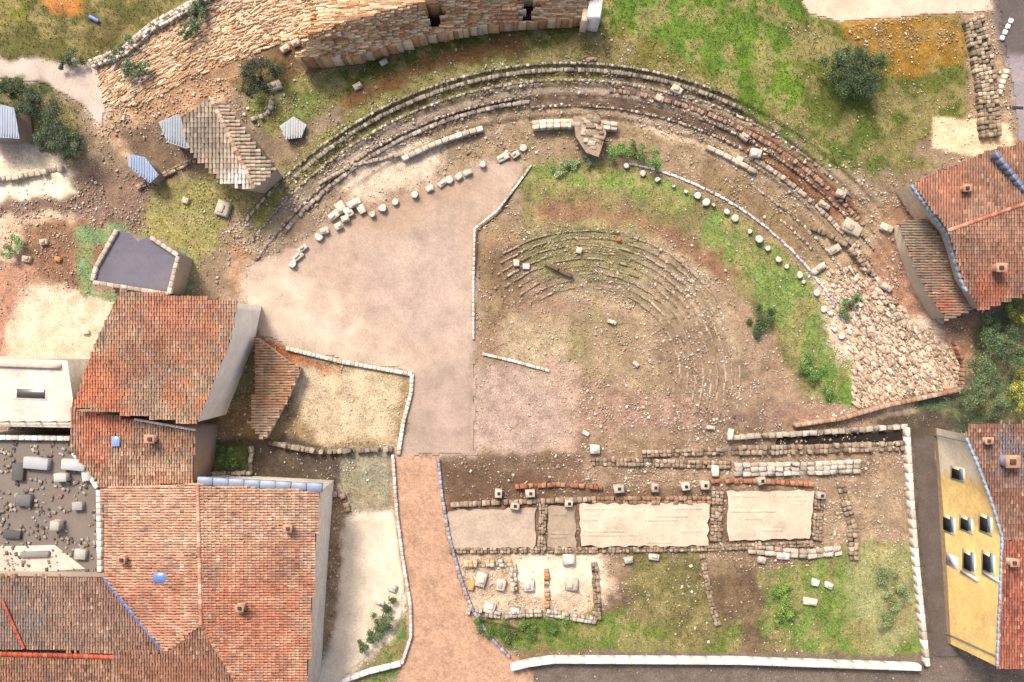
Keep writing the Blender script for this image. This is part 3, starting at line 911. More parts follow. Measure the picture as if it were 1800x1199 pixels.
# white house with terrace
h = thing('white_house', 'white walled house with a roof terrace, dark skylight and a thin railing', 'house', 60, 700)
pw = [(-60, 628), (118, 634), (128, 700), (124, 752), (-60, 748)]
b = MB(); b.prism(pw, -0.1, 6.4, C('#d8cbba'), C('#d8ccbc')); b.build('wall', M_mortar, h)
b = MB(); b.box(54, 692, 50, 16, 6.38, 6.5, 2, C('#3f3a36'), 0, .04); b.build('skylight', M_glass, h)
b = MB(); b.box(54, 692, 58, 23, 6.36, 6.45, 2, C('#d8cdbf'), 0, .04); b.build('skylight_frame', M_plaster, h)
b = MB()
for x in range(-50, 122, 28):
    b.box(x, 742, 2, 2, 6.3, 7.3, 0, C('#57504a'))
b.box(36, 742, 172, 1.6, 7.2, 7.28, 0, C('#57504a')); b.box(36, 742, 172, 1.4, 6.8, 6.86, 0, C('#57504a'))
b.build('railing', M_metal, h)
b = MB(); b.box(30, 641, 150, 9, 6.35, 6.75, 2, C('#cdb9a5'), .02); b.build('parapet', M_stone, h)

# flat grey roof
h = thing('flat_roofed_house', 'small building with a dark grey flat roof and pale parapets in a green yard', 'house', 238, 462)
pg = [(204, 404), (228, 410), (242, 424), (262, 416), (312, 450), (296, 516), (162, 494), (168, 470)]
b = MB(); b.prism(pg, -0.1, 4.2, C('#6a6670'), C('#b5a596')); b.build('wall', M_plaster, h)
for q in ([(204, 404), (168, 468), (161, 494)], [(312, 450), (296, 516)], [(163, 496), (296, 517)], [(264, 417), (312, 449)]):
    b = MB()
    for x, y, a, l in polyline_pts(q, 12):
        b.box(x, y, l * .98, 7, 4.1, 4.55, a, scol(['#b7a999', '#c4b6a4', '#a89a8b']), .05)
    b.build('parapet', M_stone, h)

# pale cottage with a ridge
h = thing('stone_cottage', 'stone cottage with pale weathered ridged roof tiles beside the upper ruins', 'cottage', 400, 250)
PALEROOF = ['#b89a82', '#a88a72', '#c4aa94', '#967a66', '#b8927a', '#a6907e']
zq = lambda x, y: 5.6 - 0.012 * np.abs((np.asarray(x) - 372) * 0.82 - (np.asarray(y) - 175) * 0.42)
pq1 = [(372, 174), (446, 330), (392, 322), (330, 262), (318, 206)]
pq2 = [(372, 174), (446, 330), (482, 306), (440, 240), (392, 180)]
pq2 = [(372, 174), (398, 184), (482, 300), (446, 330)]
tile_roof('roof_slope', pq1, zq, h, 'y', PALEROOF, 6.5, 9, blobs=[(340, 240, 40, '#6e675f', .7), (420, 310, 30, '#ddd6d0', .6)])
tile_roof('roof_slope', pq2, zq, h, 'x', PALEROOF, 6.5, 9)
ridge('roof_ridge', (372, 174), (446, 330), 5.62, 5.62, h, PALEROOF, 9)
walls_down('wall', [(372, 174), (398, 184), (482, 300), (446, 330), (392, 322), (330, 262), (318, 206)], lambda x, y: np.minimum(zq(x, y), 4.4), h, '#bfae9c', M_stone)
wall('edging', [(385, 224), (430, 258), (472, 298)], 4, 0.35, 'line of red terracotta edging running down beside the stone cottage', 'edging', ['#b8573c', '#c46a4a', '#a84e36'], 6)

# outbuildings near the cottage
for (pts, z, hx, lab) in (
        ([(282, 216), (312, 204), (340, 226), (326, 258), (296, 248)], 3.0, '#868d96', 'small white roofed shed left of the stone cottage'),
        ([(494, 222), (516, 207), (536, 220), (528, 240), (503, 243)], 1.6, '#a2a3a2', 'bright white slab roof of a shed among the upper terraces'),
        ([(230, 274), (254, 278), (276, 306), (262, 319), (228, 292)], 2.2, '#7f90ae', 'small shed with a pale blue sheet roof below the white roofed shed'),
        ([(0, 186), (22, 192), (30, 240), (-40, 236), (-40, 190)], 3.2, '#8f98a8', 'blue grey shed roof under the bushes at the left edge')):
    h = thing('shed', lab, 'shed', pts[0][0], pts[0][1])
    b = MB(); b.prism(pts, -.1, z, C(hx), C('#a89a8c')); b.build('wall', M_plaster, h)
    c = np.mean(pts, 0)
    b = MB(); b.prism([(p[0] + (p[0] - c[0]) * .12, p[1] + (p[1] - c[1]) * .12) for p in pts], z + .01, z + .14, C(hx), C(hx, .7))
    lo, hi = np.min(pts, 0), np.max(pts, 0)
    for q in np.arange(lo[0] - 2, hi[0] + 2, 4.5):
        ys_ = [yy for yy in np.arange(lo[1] - 4, hi[1] + 4, 1.5) if inside(q, yy, [(p[0] + (p[0] - c[0]) * .1, p[1] + (p[1] - c[1]) * .1) for p in pts])[0]]
        if len(ys_) > 2:
            b.box(q, (ys_[0] + ys_[-1]) / 2, 2.0, ys_[-1] - ys_[0], z + .13, z + .19, 0, C(hx) * random.uniform(.75, 1.1), .02, .2)
    b.build('roof', M_metal, h)

# ---------------------------------------------------------------- red roof, right
h = thing('tiled_house', 'house with a wide terracotta red roof at the right edge', 'house', 1715, 400)
zr1 = lambda x, y: 6.6 - 0.010 * np.abs((np.asarray(y) - 405) + (np.asarray(x) - 1668) * 0.34)
pA = [(1605, 322), (1742, 264), (1860, 240), (1860, 338), (1668, 405)]
pB = [(1668, 405), (1860, 338), (1860, 500), (1722, 545), (1692, 490)]
tile_roof('roof_slope', pA, zr1, h, 'y', REDB, flip=-1, blobs=[(1640, 340, 60, '#a8705c', .5)])
tile_roof('roof_slope', pB, zr1, h, 'y', REDB, flip=1, blobs=[(1740, 520, 40, '#a04a32', .6), (1760, 420, 60, '#b4806a', .4)])
ridge('roof_ridge', (1668, 405), (1860, 338), 6.62, 6.62, h, ['#b8755c', '#a9634a', '#c08a70'])
allr = [(1605, 322), (1742, 264), (1860, 240), (1860, 500), (1722, 545), (1692, 490), (1668, 405)]
walls_down('wall', allr, lambda x, y: np.minimum(zr1(x, y), 5.2), h, '#c9b49c', M_stone)
b = MB()
for x, y, a, l in polyline_pts([(1603, 325), (1638, 372), (1666, 408), (1690, 490), (1700, 512)], 12):
    b.box(x, y, l * 1.02, 5, 5.25, 5.6, a, C('#8fa3b4') * random.uniform(.8, 1.1), .02)
b.build('gutter', M_metal, h)
b = MB()
for x, y, a, l in polyline_pts([(1752, 268), (1812, 345)], 12):
    b.box(x, y, l * 1.02, 7, 6.0, 6.9, a, C('#6c7488') * random.uniform(.8, 1.1), .02)
b.build('valley_gutter', M_metal, h)
chimney(1702, 330, 5.9, h, 13, .9, '#b98a72')
chimney(1762, 470, 5.8, h, 16, 1.0, '#b98a72')

h = thing('tiled_shed', 'narrow low building with worn brown tiles against the left of the red roofed house', 'house', 1600, 545)
pz = [(1580, 392), (1628, 384), (1660, 430), (1688, 498), (1712, 545), (1664, 562), (1628, 510), (1600, 450)]
zz_ = plane(3.2, 1650, 450, 0.006, 0)
tile_roof('roof', pz, zz_, h, 'x', ['#9a7060', '#8c6e5e', '#a6745a', '#857264', '#92806a'], flip=-1, blobs=[(1670, 530, 26, '#a8583e', .6), (1610, 420, 26, '#84705e', .6)])
walls_down('wall', pz, zz_, h, '#d8c4ac')

# ---------------------------------------------------------------- yellow house, lower right
h = thing('yellow_house', 'ochre yellow house with rows of dark windows and a brown tiled roof', 'house', 1690, 960)
EAVE = [(1699, 764), (1722, 818), (1744, 880), (1762, 940), (1760, 1010), (1753, 1172)]
ZE = 6.6
tops = EAVE
botp = [(CX + (x - CX) * (H - ZE) / H, CY + (y - CY) * (H - ZE) / H) for x, y in EAVE]
bl = [(q[0] - 0, q[1]) for q in botp]
ft = MB(); NU, NV = 90, 40
ev = np.array(EAVE, float); cum = np.concatenate([[0], np.cumsum(np.hypot(*np.diff(ev, axis=0).T))])
ue = np.linspace(0, cum[-1], NU)
ex = np.interp(ue, cum, ev[:, 0]); ey = np.interp(ue, cum, ev[:, 1])
ex2 = ex.copy(); ey2 = ey.copy()
grid = []
for j in range(NV + 1):
    z = ZE * (1 - j / NV)
    k = (H - ZE) / (H - z)
    xx = CX + (ex2 - CX) * k; yy = CY + (ey2 - CY) * k
    kb = (H - ZE) / H
    bx_ = CX + (ex2 - CX) * kb; by_ = CY + (ey2 - CY) * kb
    off = (1643 + (by_ - 752) * 0.062 - bx_) * (j / NV)                      # the old wall leans outward a little towards its foot
    grid.append(np.stack([xx + off, yy, np.full(NU, z)], 1))
G = np.array(grid)
idg = np.arange((NV + 1) * NU).reshape(NV + 1, NU)
F = np.stack([idg[:-1, :-1].ravel(), idg[1:, :-1].ravel(), idg[1:, 1:].ravel(), idg[:-1, 1:].ravel()], 1)
uu = np.tile(np.linspace(0, 1, NU), NV + 1); gv = G.reshape(-1, 3)
cm = smooth(.24, .19, uu + (vnoise(gv[:, 0], gv[:, 1], 9, 33) - .5) * .05)[:, None]
fcol = C('#e9c47e', 1.15) * (1 - cm) + C('#ead9bd', 1.1) * cm
fcol = fcol * (0.94 + .1 * fbm(gv[:, 0] * 2, gv[:, 1], 30, 35))[:, None]
ft.add(gv, [F], fcol)
ft.build('facade', M_facade, h)
for iu in (3, 85):
    b = MB()
    cen = Pa(G[:, iu]) + np.array([-.12, -.02, 0])
    for q in range(len(cen) - 1):
        a_, c_ = cen[q], cen[q + 1]
        r_ = .035
        vv = [a_ + np.array(o_) for o_ in ((-r_, -r_, 0), (-r_, r_, 0), (r_, r_, 0), (r_, -r_, 0))] + [c_ + np.array(o_) for o_ in ((-r_, -r_, 0), (-r_, r_, 0), (r_, r_, 0), (r_, -r_, 0))]
        b.add(vv, [np.array([(i_, i_ + 4, (i_ + 1) % 4 + 4, (i_ + 1) % 4) for i_ in range(4)])], C('#7d8a94'))
    b.build('drainpipe', M_metal, h, world=True)
b = MB()
pp_ = np.concatenate([Pa(G[37]), Pa(G[-1])]); nn_ = NU
pp_[:, 0] -= .07
b.add(pp_, [np.array([(i_, nn_ + i_, nn_ + i_ + 1, i_ + 1) for i_ in range(NU - 1)])], C('#a58a6a'))
b.build('plinth', M_stone, h, world=True)


def on_facade(x, y):
    dd = ((G[..., 0] - x) ** 2 + (G[..., 1] - y) ** 2).ravel()
    i = np.argsort(dd)[:40]
    gg = G.reshape(-1, 3)[i]
    A_ = np.stack([gg[:, 0] - x, gg[:, 1] - y, np.ones(len(i))], 1)
    return float(np.clip(np.linalg.lstsq(A_, gg[:, 2], rcond=None)[0][2], 0, ZE))


def quad_on(xc, yc, wx, hy, lift, col, m, name, par):
    nrm = np.array([-0.94, -0.33, 0.07]) if yc < 900 else np.array([-0.995, -0.06, 0.07])
    sl_ = 0.62 * wx / 95.0 * 100
    pts = []
    for sx, sy in ((-1, -1), (1, -1), (1, 1), (-1, 1)):
        x = xc + sx * wx / 2; y = yc + sy * hy / 2 + sx * wx / 2 * (yc - 600) / 760
        p = P(x, y, on_facade(x, y))
        pts.append(p)
    v = [p + nrm * lift for p in pts] + [p - nrm * .1 for p in pts]
    F = [(0, 3, 2, 1)] + [(i, (i + 1) % 4, 4 + (i + 1) % 4, 4 + i) for i in range(4)]
    b = MB()
    b.add(v, [np.array(F)], C(col))
    return b.build(name, m, par, world=True)


for (x, y, wx, hy, kind) in ((1684, 833, 19, 19, 'w'), (1668, 922, 18, 26, 'w'), (1699, 922, 18, 22, 'w'), (1733, 922, 18, 28, 'w'), (1674, 986, 15, 16, 's'), (1704, 988, 18, 32, 'w'), (1738, 990, 18, 32, 'w')):
    fr = quad_on(x, y, wx + 5, hy + 5, 0.05, '#f0dfb8' if kind == 'w' else '#f2ebe2', M_plaster, 'window', h)
    if kind == 'w':
        quad_on(x - wx * .12, y, wx * .72, hy * .86, 0.08, '#2c2724', M_dark, 'pane', fr)
        quad_on(x + wx * .38, y, 6, hy, 0.09, '#8297a8', M_metal, 'shutter', fr)
    else:
        quad_on(x, y, wx * .7, hy * .7, 0.08, '#c8c4c8', M_metal, 'shutter', fr)
for (x, y, wx, hy) in ((1706, 1012, 30, 6), (1744, 1014, 30, 6)):
    quad_on(x, y, wx, hy * .7, 0.16, '#c2c6ca', M_metal, 'balcony', h)
zg = plane(ZE, 1699, 764, 0.012, 0.0)
pG = [(1699, 764), (1702, 744), (1860, 742), (1860, 946), (1764, 946), (1744, 880), (1722, 818)]
zgf = lambda x, y: ZE + 0.05 + 0.010 * (np.asarray(x) - np.interp(np.asarray(y), [744, 764, 818, 880, 940, 1146], [1702, 1699, 1722, 1744, 1762, 1754]))
BRN = ['#8f6a5a', '#9c6450', '#7d5a4c', '#a87a66', '#86513f']
tile_roof('roof', pG, zgf, h, 'y', BRN, blobs=[(1780, 800, 40, '#6b7684', .5)])
pG2 = [(1764, 948), (1860, 948), (1860, 1174), (1753, 1172), (1760, 1010)]
tile_roof('roof', pG2, zgf, h, 'y', ['#a85c48', '#9c5340', '#b56a54', '#8c4a3a'])
b = MB()
for x, y, a, l in polyline_pts([(1700, 770), (1722, 822), (1745, 884), (1763, 944), (1761, 1010), (1754, 1172)], 12):
    b.box(x, y, l * 1.02, 4.5, ZE - .05, ZE + .16, a, C('#8fa4b8') * random.uniform(.85, 1.1), .02)
b.build('gutter', M_metal, h)
chimney(1782, 812, 7.4, h, 22, 1.0, '#8e9cae')
chimney(1740, 775, 6.9, h, 12, .8, '#cbb7a4')
chimney(1785, 990, 6.9, h, 14, .8, '#d9bfae')

# ---------------------------------------------------------------- ancient wall at the top, with openings
h = thing('ancient_wall', 'long ancient wall of layered pale stone with dark openings along the top', 'wall', 800, 25)
STR = ['#dcb98e', '#d0a578', '#e2c8a4', '#c08e62', '#d6bc98', '#c99e74', '#cfb696', '#b48258']
lower = lambda x: float(np.interp(x, [560, 600, 715, 762, 882, 938, 1060], [124, 108, 76, 63, 43, 39, 32]))
b = MB()
holes = ((744, 780, 8, 46), (914, 942, -10, 36), (1036, 1044, -8, 8))
y = -34.0
row = 0
while y < 100:
    x = 566 + random.uniform(0, 16) - row * 1.2
    hh = random.uniform(2.2, 4.0)
    while x < 1034:
        l = random.uniform(7, 26)
        yy = y - (x - 600) * 0.012
        xc, yc = x + l / 2, yy + hh / 2
        if yc < lower(xc) - 1 and not any(a < xc < c_ and d_ < yc < e_ for a, c_, d_, e_ in holes):
            dep = lower(xc) - yc
            zt = 4.0 + min(3.4, max(0, dep) * 0.05)
            b.box(xc, yc, l * 1.0, hh * 1.08, 2.0, zt + random.uniform(-.03, .03), -5 * max(0, 800 - xc) / 240 + random.uniform(-1, 1), scol(STR), .04, .1)
        x += l
    y += hh; row += 1
b.build('masonry', M_stone, h)
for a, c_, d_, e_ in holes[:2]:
    b = MB(); b.prism([(a - 2, d_ - 3), (c_ + 2, d_ - 3), (c_ + 2, e_ - 3), (a - 2, e_ - 3)], 2.0, 3.6, C('#191614')); b.build('opening_shade', M_stone, h)  # solid black blocks; the shade inside the wall openings is their colour
b = MB()
for x0, x1, hx in ((782, 912, '#b98a68'), (700, 742, '#a8704a')):
    for i in range(int((x1 - x0) / 9)):
        for r in range(4):
            b.box(x0 + i * 9 + 4.5 + (r % 2) * 3, 14 + r * 7, 8.9, 6.8, 2, 5.6 - r * .35, 0, C(hx) * random.uniform(.75, 1.2), .06)
b.build('brick_lining', M_stone, h)
b = MB(); b.box(1046, 14, 24, 34, 1.5, 5.6, 8, C('#efe8de'), .04); b.box(1030, 22, 12, 30, 1.5, 5.0, 8, C('#e2c9a8'), .04); b.build('end_block', M_stone, h)

# rubble slope edge, upper left
wall('rubble_wall', [(158, 112), (216, 90), (266, 46), (350, 0), (420, -40)], 16, 0.7, 'loose rubble wall edging the dark grass at upper left', 'wall', ['#d8cbb8', '#cbbba6', '#b3a390', '#e2d8c8'], 6, 3, jit=.4)
wall('rubble_wall', [(1713, 30), (1728, 90), (1738, 160), (1744, 240)], 36, 0.8, 'broad rubble wall beside the grey road at upper right', 'wall', ['#a8947c', '#94826c', '#bba88e', '#857560'], 7, 5, jit=.4)

rock_slope('rock_slope', [(172, 118), (218, 92), (268, 50), (350, 4), (480, -30), (585, -30), (580, 60), (520, 66), (440, 96), (330, 140), (240, 190), (185, 180)], 2600, lambda x, y: -33 + (x - 250) * .06, 3.5, 18, ['#d0b08a', '#c4a078', '#dcc2a0', '#b98f68', '#cdb498', '#b09070'], .18, (.16, .34))
rock_slope('boulder_slope', [(1452, 478), (1520, 462), (1560, 500), (1600, 560), (1660, 600), (1688, 640), (1686, 680), (1560, 708), (1500, 720), (1500, 640), (1478, 560)], 1500, lambda x, y: 55, 3, 13, ['#cdb69c', '#bfa68c', '#d6c3ac', '#ab9078', '#c2a88e'], .3, (.35, .75))
# theatre walls and seats
th = thing('theatre_seating', 'concentric rows of broken stone seats of the small Roman theatre', 'ruin', 1150, 560)
def seatpt(r, a):
    a = math.radians(a)
    return (SC[0] + r * math.cos(a) * 1.04, SC[1] - r * math.sin(a))


SEAT = ['#a8937f', '#9a8672', '#b5a08b', '#8e7b68', '#a48c74']
for k in range(9):
    r = 150 + 12.5 * k + 10
    b = MB()
    a = -18.0 + random.uniform(0, 4) + max(0, 3 - k) * 5
    a1 = 128 - abs(k - 5) * 2.2
    aq = a
    while a < a1:
        ln = random.choice((6, 8, 10, 14, 20)) * random.uniform(.8, 1.2)
        da = math.degrees(ln / r)
        x, y = seatpt(r + random.uniform(-1.3, 1.3), a + da / 2)
        keep = fbm(np.array([x]), np.array([y]), 46, 31)[0]
        z = gh(x, y)
        up = 0.09 if keep > .47 else (0.03 if keep > .40 else -0.03)
        b.box(x, y, ln * .98, random.uniform(2.2, 4.2), z - .3, z + up * random.uniform(.6, 1.2), 90 - a - da / 2 + random.uniform(-4, 4), scol(SEAT), .12)
        a += da
    for q in np.arange(aq, a1, 3.2):
        x, y = seatpt(r, q)
        b.box(x, y, math.radians(3.7) * r, 2.2, gh(x, y) - .3, gh(x, y) + .02, 90 - q, scol(['#94806c', '#9e8a76', '#877462']), .05)
    b.build('seat_row', M_stone, th)


def arcwall(name, r, a0, a1, wd, ht, label, pal, step=9, rows=1, jit=.15, cat='wall'):
    n = max(3, int(abs(a1 - a0) / 2))
    return wall(name, [ringpt(r, a) for a in np.linspace(a0, a1, n)], wd, ht, label, cat, pal, step, rows, None, jit, drop=.3 if jit > .3 else .05)


arcwall('curved_wall', 624, 104, 118, 9, 0.8, 'long pale low curved wall on the left of the terraces', ['#d8c9b6', '#e4d8c6', '#c9b8a4'], 12)
arcwall('curved_wall', 614, 82, 96, 15, 1.1, 'cream topped curved wall at the top of the theatre', ['#e8dac2', '#dccdb4', '#d0bfa8'], 12, 2)
arcwall('curved_wall', 622, 58, 67, 8, 0.6, 'short pale kerb stones on the right terraces', ['#d8c4ae', '#c9b59e'], 14)
arcwall('curved_wall', 655, 96, 140, 7, 0.3, 'lower broken terrace edge in the upper left rings', ['#a8988a', '#8f8074', '#bdad9d'], 7, 1, .5)
arcwall('curved_wall', 708, 64, 136, 7, 0.3, 'uppermost broken terrace edge under the grass', ['#9a8b7c', '#857768', '#b0a090'], 7, 1, .5)
arcwall('curved_wall', 676, 40, 84, 8, 0.35, 'reddish broken terrace edge on the right rings', ['#9a7a66', '#a88a74', '#85695a'], 7, 1, .5)
arcwall('curved_wall', 640, 24, 60, 8, 0.4, 'long broken terrace edge above the green ring at right', ['#b09a86', '#98826f', '#c4b09a'], 8, 1, .5)
for r, a0, a1, lab in ((664, 98, 146, 'thin line of stones between the two lower terraces at upper left'), (690, 70, 144, 'thin stone line in the middle of the upper rings'), (720, 66, 142, 'thin stone line along the upper grass'), (645, 60, 96, 'thin stone line just above the cream topped curved wall'), (664, 36, 70, 'thin stone line on the brown soil at right'), (694, 44, 72, 'upper thin stone line on the brown soil at right'), (598, 16, 58, 'thin stone line behind the dotted kerb'), (580, 20, 50, 'second thin stone line behind the dotted kerb'), (635, 12, 36, 'thin stone line on the right scree')):
    arcwall('terrace_edge', r, a0, a1, 4, 0.22, lab, ['#b5a594', '#988878', '#cbbcab', '#84766a'], 5, 1, .8, 'terrace edge')
# wedge of the cavea at the top
b = MB()
wedge = [(1008, 204), (1052, 202), (1066, 234), (1052, 276), (1030, 268), (1012, 240)]
b.prism(wedge, 0.8, 1.75, C('#9c8872'), C('#8c7866'))
for i in range(60):
    t_ = random.random(); x = 1004 + random.random() * 66; y = 196 + random.random() * 88
    if inside(x, y, wedge)[0]:
        b.box(x, y, random.uniform(6, 16), random.uniform(4, 10), 1.4, 1.76 + random.uniform(.03, .25), random.uniform(0, 30), scol(['#b9a48e', '#a8937e', '#c9b7a2', '#93806c']), .15)
tag(b.build('vault_remnant', M_stone), 'broken wedge shaped block of vault masonry at the top of the theatre', 'ruin')

# kerbs
WHT = ['#dcd1c2', '#d0c3b2', '#e4dacc', '#c4b6a4']
wall('stone_kerb', [(934, 290), (905, 330), (874, 370), (834, 402), (832, 500), (832, 597)], 4, 0.25, 'thin pale kerb along the right side of the smooth stage floor', 'kerb', ['#cfc4b8', '#bfb4a8', '#ddd3c6'], 8, jit=.08)
wall('stone_kerb', [(848, 622), (900, 634), (966, 652)], 5, 0.25, 'short white kerb at the right end of the stage floor', 'kerb', WHT, 9, jit=.15)
wall('stone_kerb', [(502, 612), (600, 636), (724, 658), (722, 690), (708, 745), (700, 800)], 7, 0.4, 'white kerb between the garden and the stage floor', 'kerb', WHT, 8, jit=.08)
wall('boundary_wall', [(1596, 752), (1604, 880), (1612, 980), (1622, 1080), (1632, 1172)], 8, 0.9, 'long white wall beside the street of the yellow house', 'wall', WHT, 16, 1, jit=.05, gap=.99)
o = wall('boundary_wall', [(898, 1176), (930, 1168), (975, 1162), (1300, 1164), (1620, 1175)], 9.5, 1.0, 'thin white boundary wall along the bottom of the field', 'wall', ['#e6dfd3', '#dcd3c5', '#e9e3d8'], 28, jit=.012, gap=.995, bev=.03)
wall('boundary_wall', [(600, 1199), (648, 1182), (704, 1168)], 8, 0.7, 'short white wall piece at the foot of the pale lane', 'wall', ['#efe9e0', '#e4ddd2'], 20, jit=.03)
wall('boundary_wall', [(566, 868), (556, 960), (548, 1080), (538, 1199)], 8, 0.8, 'narrow white wall along the right side of the largest house', 'wall', ['#e4dccf', '#d6ccbd', '#efe8de'], 9, 1, jit=.15)
wall('boundary_wall', [(690, 800), (697, 900), (708, 985), (721, 1065), (722, 1120), (706, 1168)], 5, 0.5, 'slim kerb wall on the left edge of the brick path', 'wall', ['#d8cfc4', '#c6bbae', '#e4dccf'], 8, 1, jit=.12)
wall('boundary_wall', [(770, 806), (777, 875), (789, 942), (807, 1010), (829, 1070), (859, 1118), (896, 1156)], 5, 0.5, 'slim grey kerb wall on the right edge of the brick path', 'wall', ['#9a93a0', '#b0a8ac', '#877f86'], 8, 1, jit=.12)
wall('retaining_wall', [(1398, 748), (1480, 736), (1556, 714), (1640, 696), (1694, 684)], 7, 1.0, 'orange topped retaining wall on the right above the street', 'wall', ['#b08e76', '#a58068', '#bb9c84'], 10, jit=.08)
wall('retaining_wall', [(1694, 684), (1697, 640), (1680, 600)], 5, 1.0, 'short red brick wall at the end of the retaining wall', 'wall', ['#a87860', '#9c6e58', '#b48a70'], 8, jit=.2)

# ruin walls of the stage building
GREY = ['#b3a08a', '#998672', '#c2b09a', '#85725e', '#ae947a', '#a08a74']
RUINS = [
    ([(1278, 770), (1400, 763), (1597, 750)], 9, 0.8, 'long thin stone ledge above the dark trench', ['#d8cdbd', '#c6b9a8', '#b5a796'], 12, 1),
    ([(1285, 792), (1420, 790), (1590, 784)], 17, 0.7, 'thick rubble wall under the dark trench', GREY, 7, 2),
    ([(1130, 798), (1280, 794)], 12, 0.6, 'broken wall left of the dark trench', GREY, 7, 2),
    ([(1292, 826), (1420, 824), (1514, 820)], 24, 0.55, 'broad pale slab wall of the stage building', ['#d4cdbf', '#c6bfae', '#dcd5c8'], 14, 3),
    ([(1040, 812), (1160, 814), (1285, 818)], 14, 0.5, 'ragged low wall in front of the left stage rooms', GREY, 7, 2),
    ([(905, 856), (985, 852), (1060, 858)], 8, 0.7, 'row of red brick along the left stage front', ['#b06a4c', '#9c5a42', '#c0805e'], 8, 1),
    ([(1250, 846), (1340, 846), (1430, 852)], 8, 0.6, 'row of red brick along the right stage front', ['#b4704f', '#a4614a', '#c48a66'], 8, 1),
    ([(792, 888), (870, 884), (1040, 878)], 9, 0.5, 'long wall behind the leftmost pale slab', GREY, 8, 1),
    ([(1040, 880), (1250, 880)], 14, 0.6, 'brown wall behind the middle pale slab', ['#9c7a60', '#b08c70', '#86664e'], 8, 2),
    ([(955, 886), (952, 968)], 14, 0.45, 'short rubble wall between the left and middle slabs', GREY, 6, 3),
    ([(1262, 864), (1258, 952)], 20, 0.5, 'rubble wall between the middle and right slabs', GREY, 6, 3),
    ([(1442, 860), (1436, 950)], 16, 0.5, 'rubble wall at the right end of the right slab', GREY, 6, 3),
    ([(790, 968), (1010, 968), (1250, 964), (1430, 956)], 10, 0.45, 'long ragged front wall below the pale slabs', GREY, 6, 2),
    ([(815, 992), (900, 990), (905, 1040)], 12, 0.7, 'corner wall of the lower left ruin', ['#e0d6c6', '#cfc3b2', '#d6b98c'], 8, 2),
    ([(820, 1075), (880, 1082), (960, 1078), (1048, 1092)], 12, 0.6, 'front wall of the lower ruin beside the grass', ['#d9cfc0', '#c4b8a8', '#b0a494'], 7, 2),
    ([(1045, 990), (1052, 1090)], 12, 0.6, 'right side wall of the lower ruin', GREY, 7, 2),
    ([(960, 1000), (962, 1070)], 9, 0.5, 'cross wall inside the lower ruin', ['#c98a5c', '#b8926e', '#cbb79c'], 7, 1),
    ([(1315, 965), (1420, 975), (1480, 968)], 16, 0.6, 'fallen wall pieces below the right slab', ['#d8ccbc', '#c2b4a2'], 16, 2),
    ([(1235, 975), (1250, 1060), (1262, 1100)], 10, 0.35, 'faint line of stones across the lower field', GREY, 7, 2),
    ([(1478, 850), (1500, 930), (1502, 985)], 16, 0.6, 'broken end wall at the right of the ruin', GREY, 8, 2),
    ([(560, 872), (600, 868), (612, 900)], 10, 0.5, 'small wall corner at the top of the pale lane', GREY, 8, 1),
    ([(470, 778), (560, 795), (690, 790)], 8, 1.0, 'curved garden wall above the dark lane', ['#9a8e7e', '#85796a', '#b0a492'], 8, 1),
    ([(440, 786), (440, 832), (345, 834)], 7, 1.0, 'pale wall round the small green yard in the dark lane', ['#dcd2c4', '#cabfb0'], 9, 1),
    ([(-40, 318), (20, 312), (110, 296)], 9, 0.8, 'pale wall of the small terrace at the left edge', ['#d9cbb6', '#c6b69e'], 10, 1),
    ([(240, 330), (300, 300), (380, 262)], 9, 0.5, 'broken wall line below the stone cottage', GREY, 8, 2),
    ([(560, 322), (620, 290), (718, 268)], 6, 0.4, 'low stone edging at the upper left of the stage floor', ['#cfc0ae', '#b9a996'], 9, 1),
    ([(480, 168), (470, 200), (440, 210)], 8, 0.7, 'small corner wall above the stone cottage', ['#cbbba6', '#e0d2bc'], 8, 1),
    ([(1430, 400), (1490, 430), (1530, 480)], 8, 0.7, 'ruined wall stub right of the green ring', GREY, 8, 1),
]
for pts, wd, ht, lab, pal, stp, rows in RUINS:
    pal = ['#%02x%02x%02x' % tuple(int(int(q[i:i + 2], 16) * .74 + v * .26) for i, v in ((1, 0x8c), (3, 0x74), (5, 0x5c))) for q in pal]
    wall('ruined_wall', pts, wd, ht * .9, lab, 'ruined wall', pal, stp, rows, jit=.5, drop=.16)

# trench beneath the ledge: a flat sheet, its shade painted as dark colour
b = MB()
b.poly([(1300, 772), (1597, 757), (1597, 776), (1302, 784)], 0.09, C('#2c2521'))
structure(b.build('trench', M_ground))

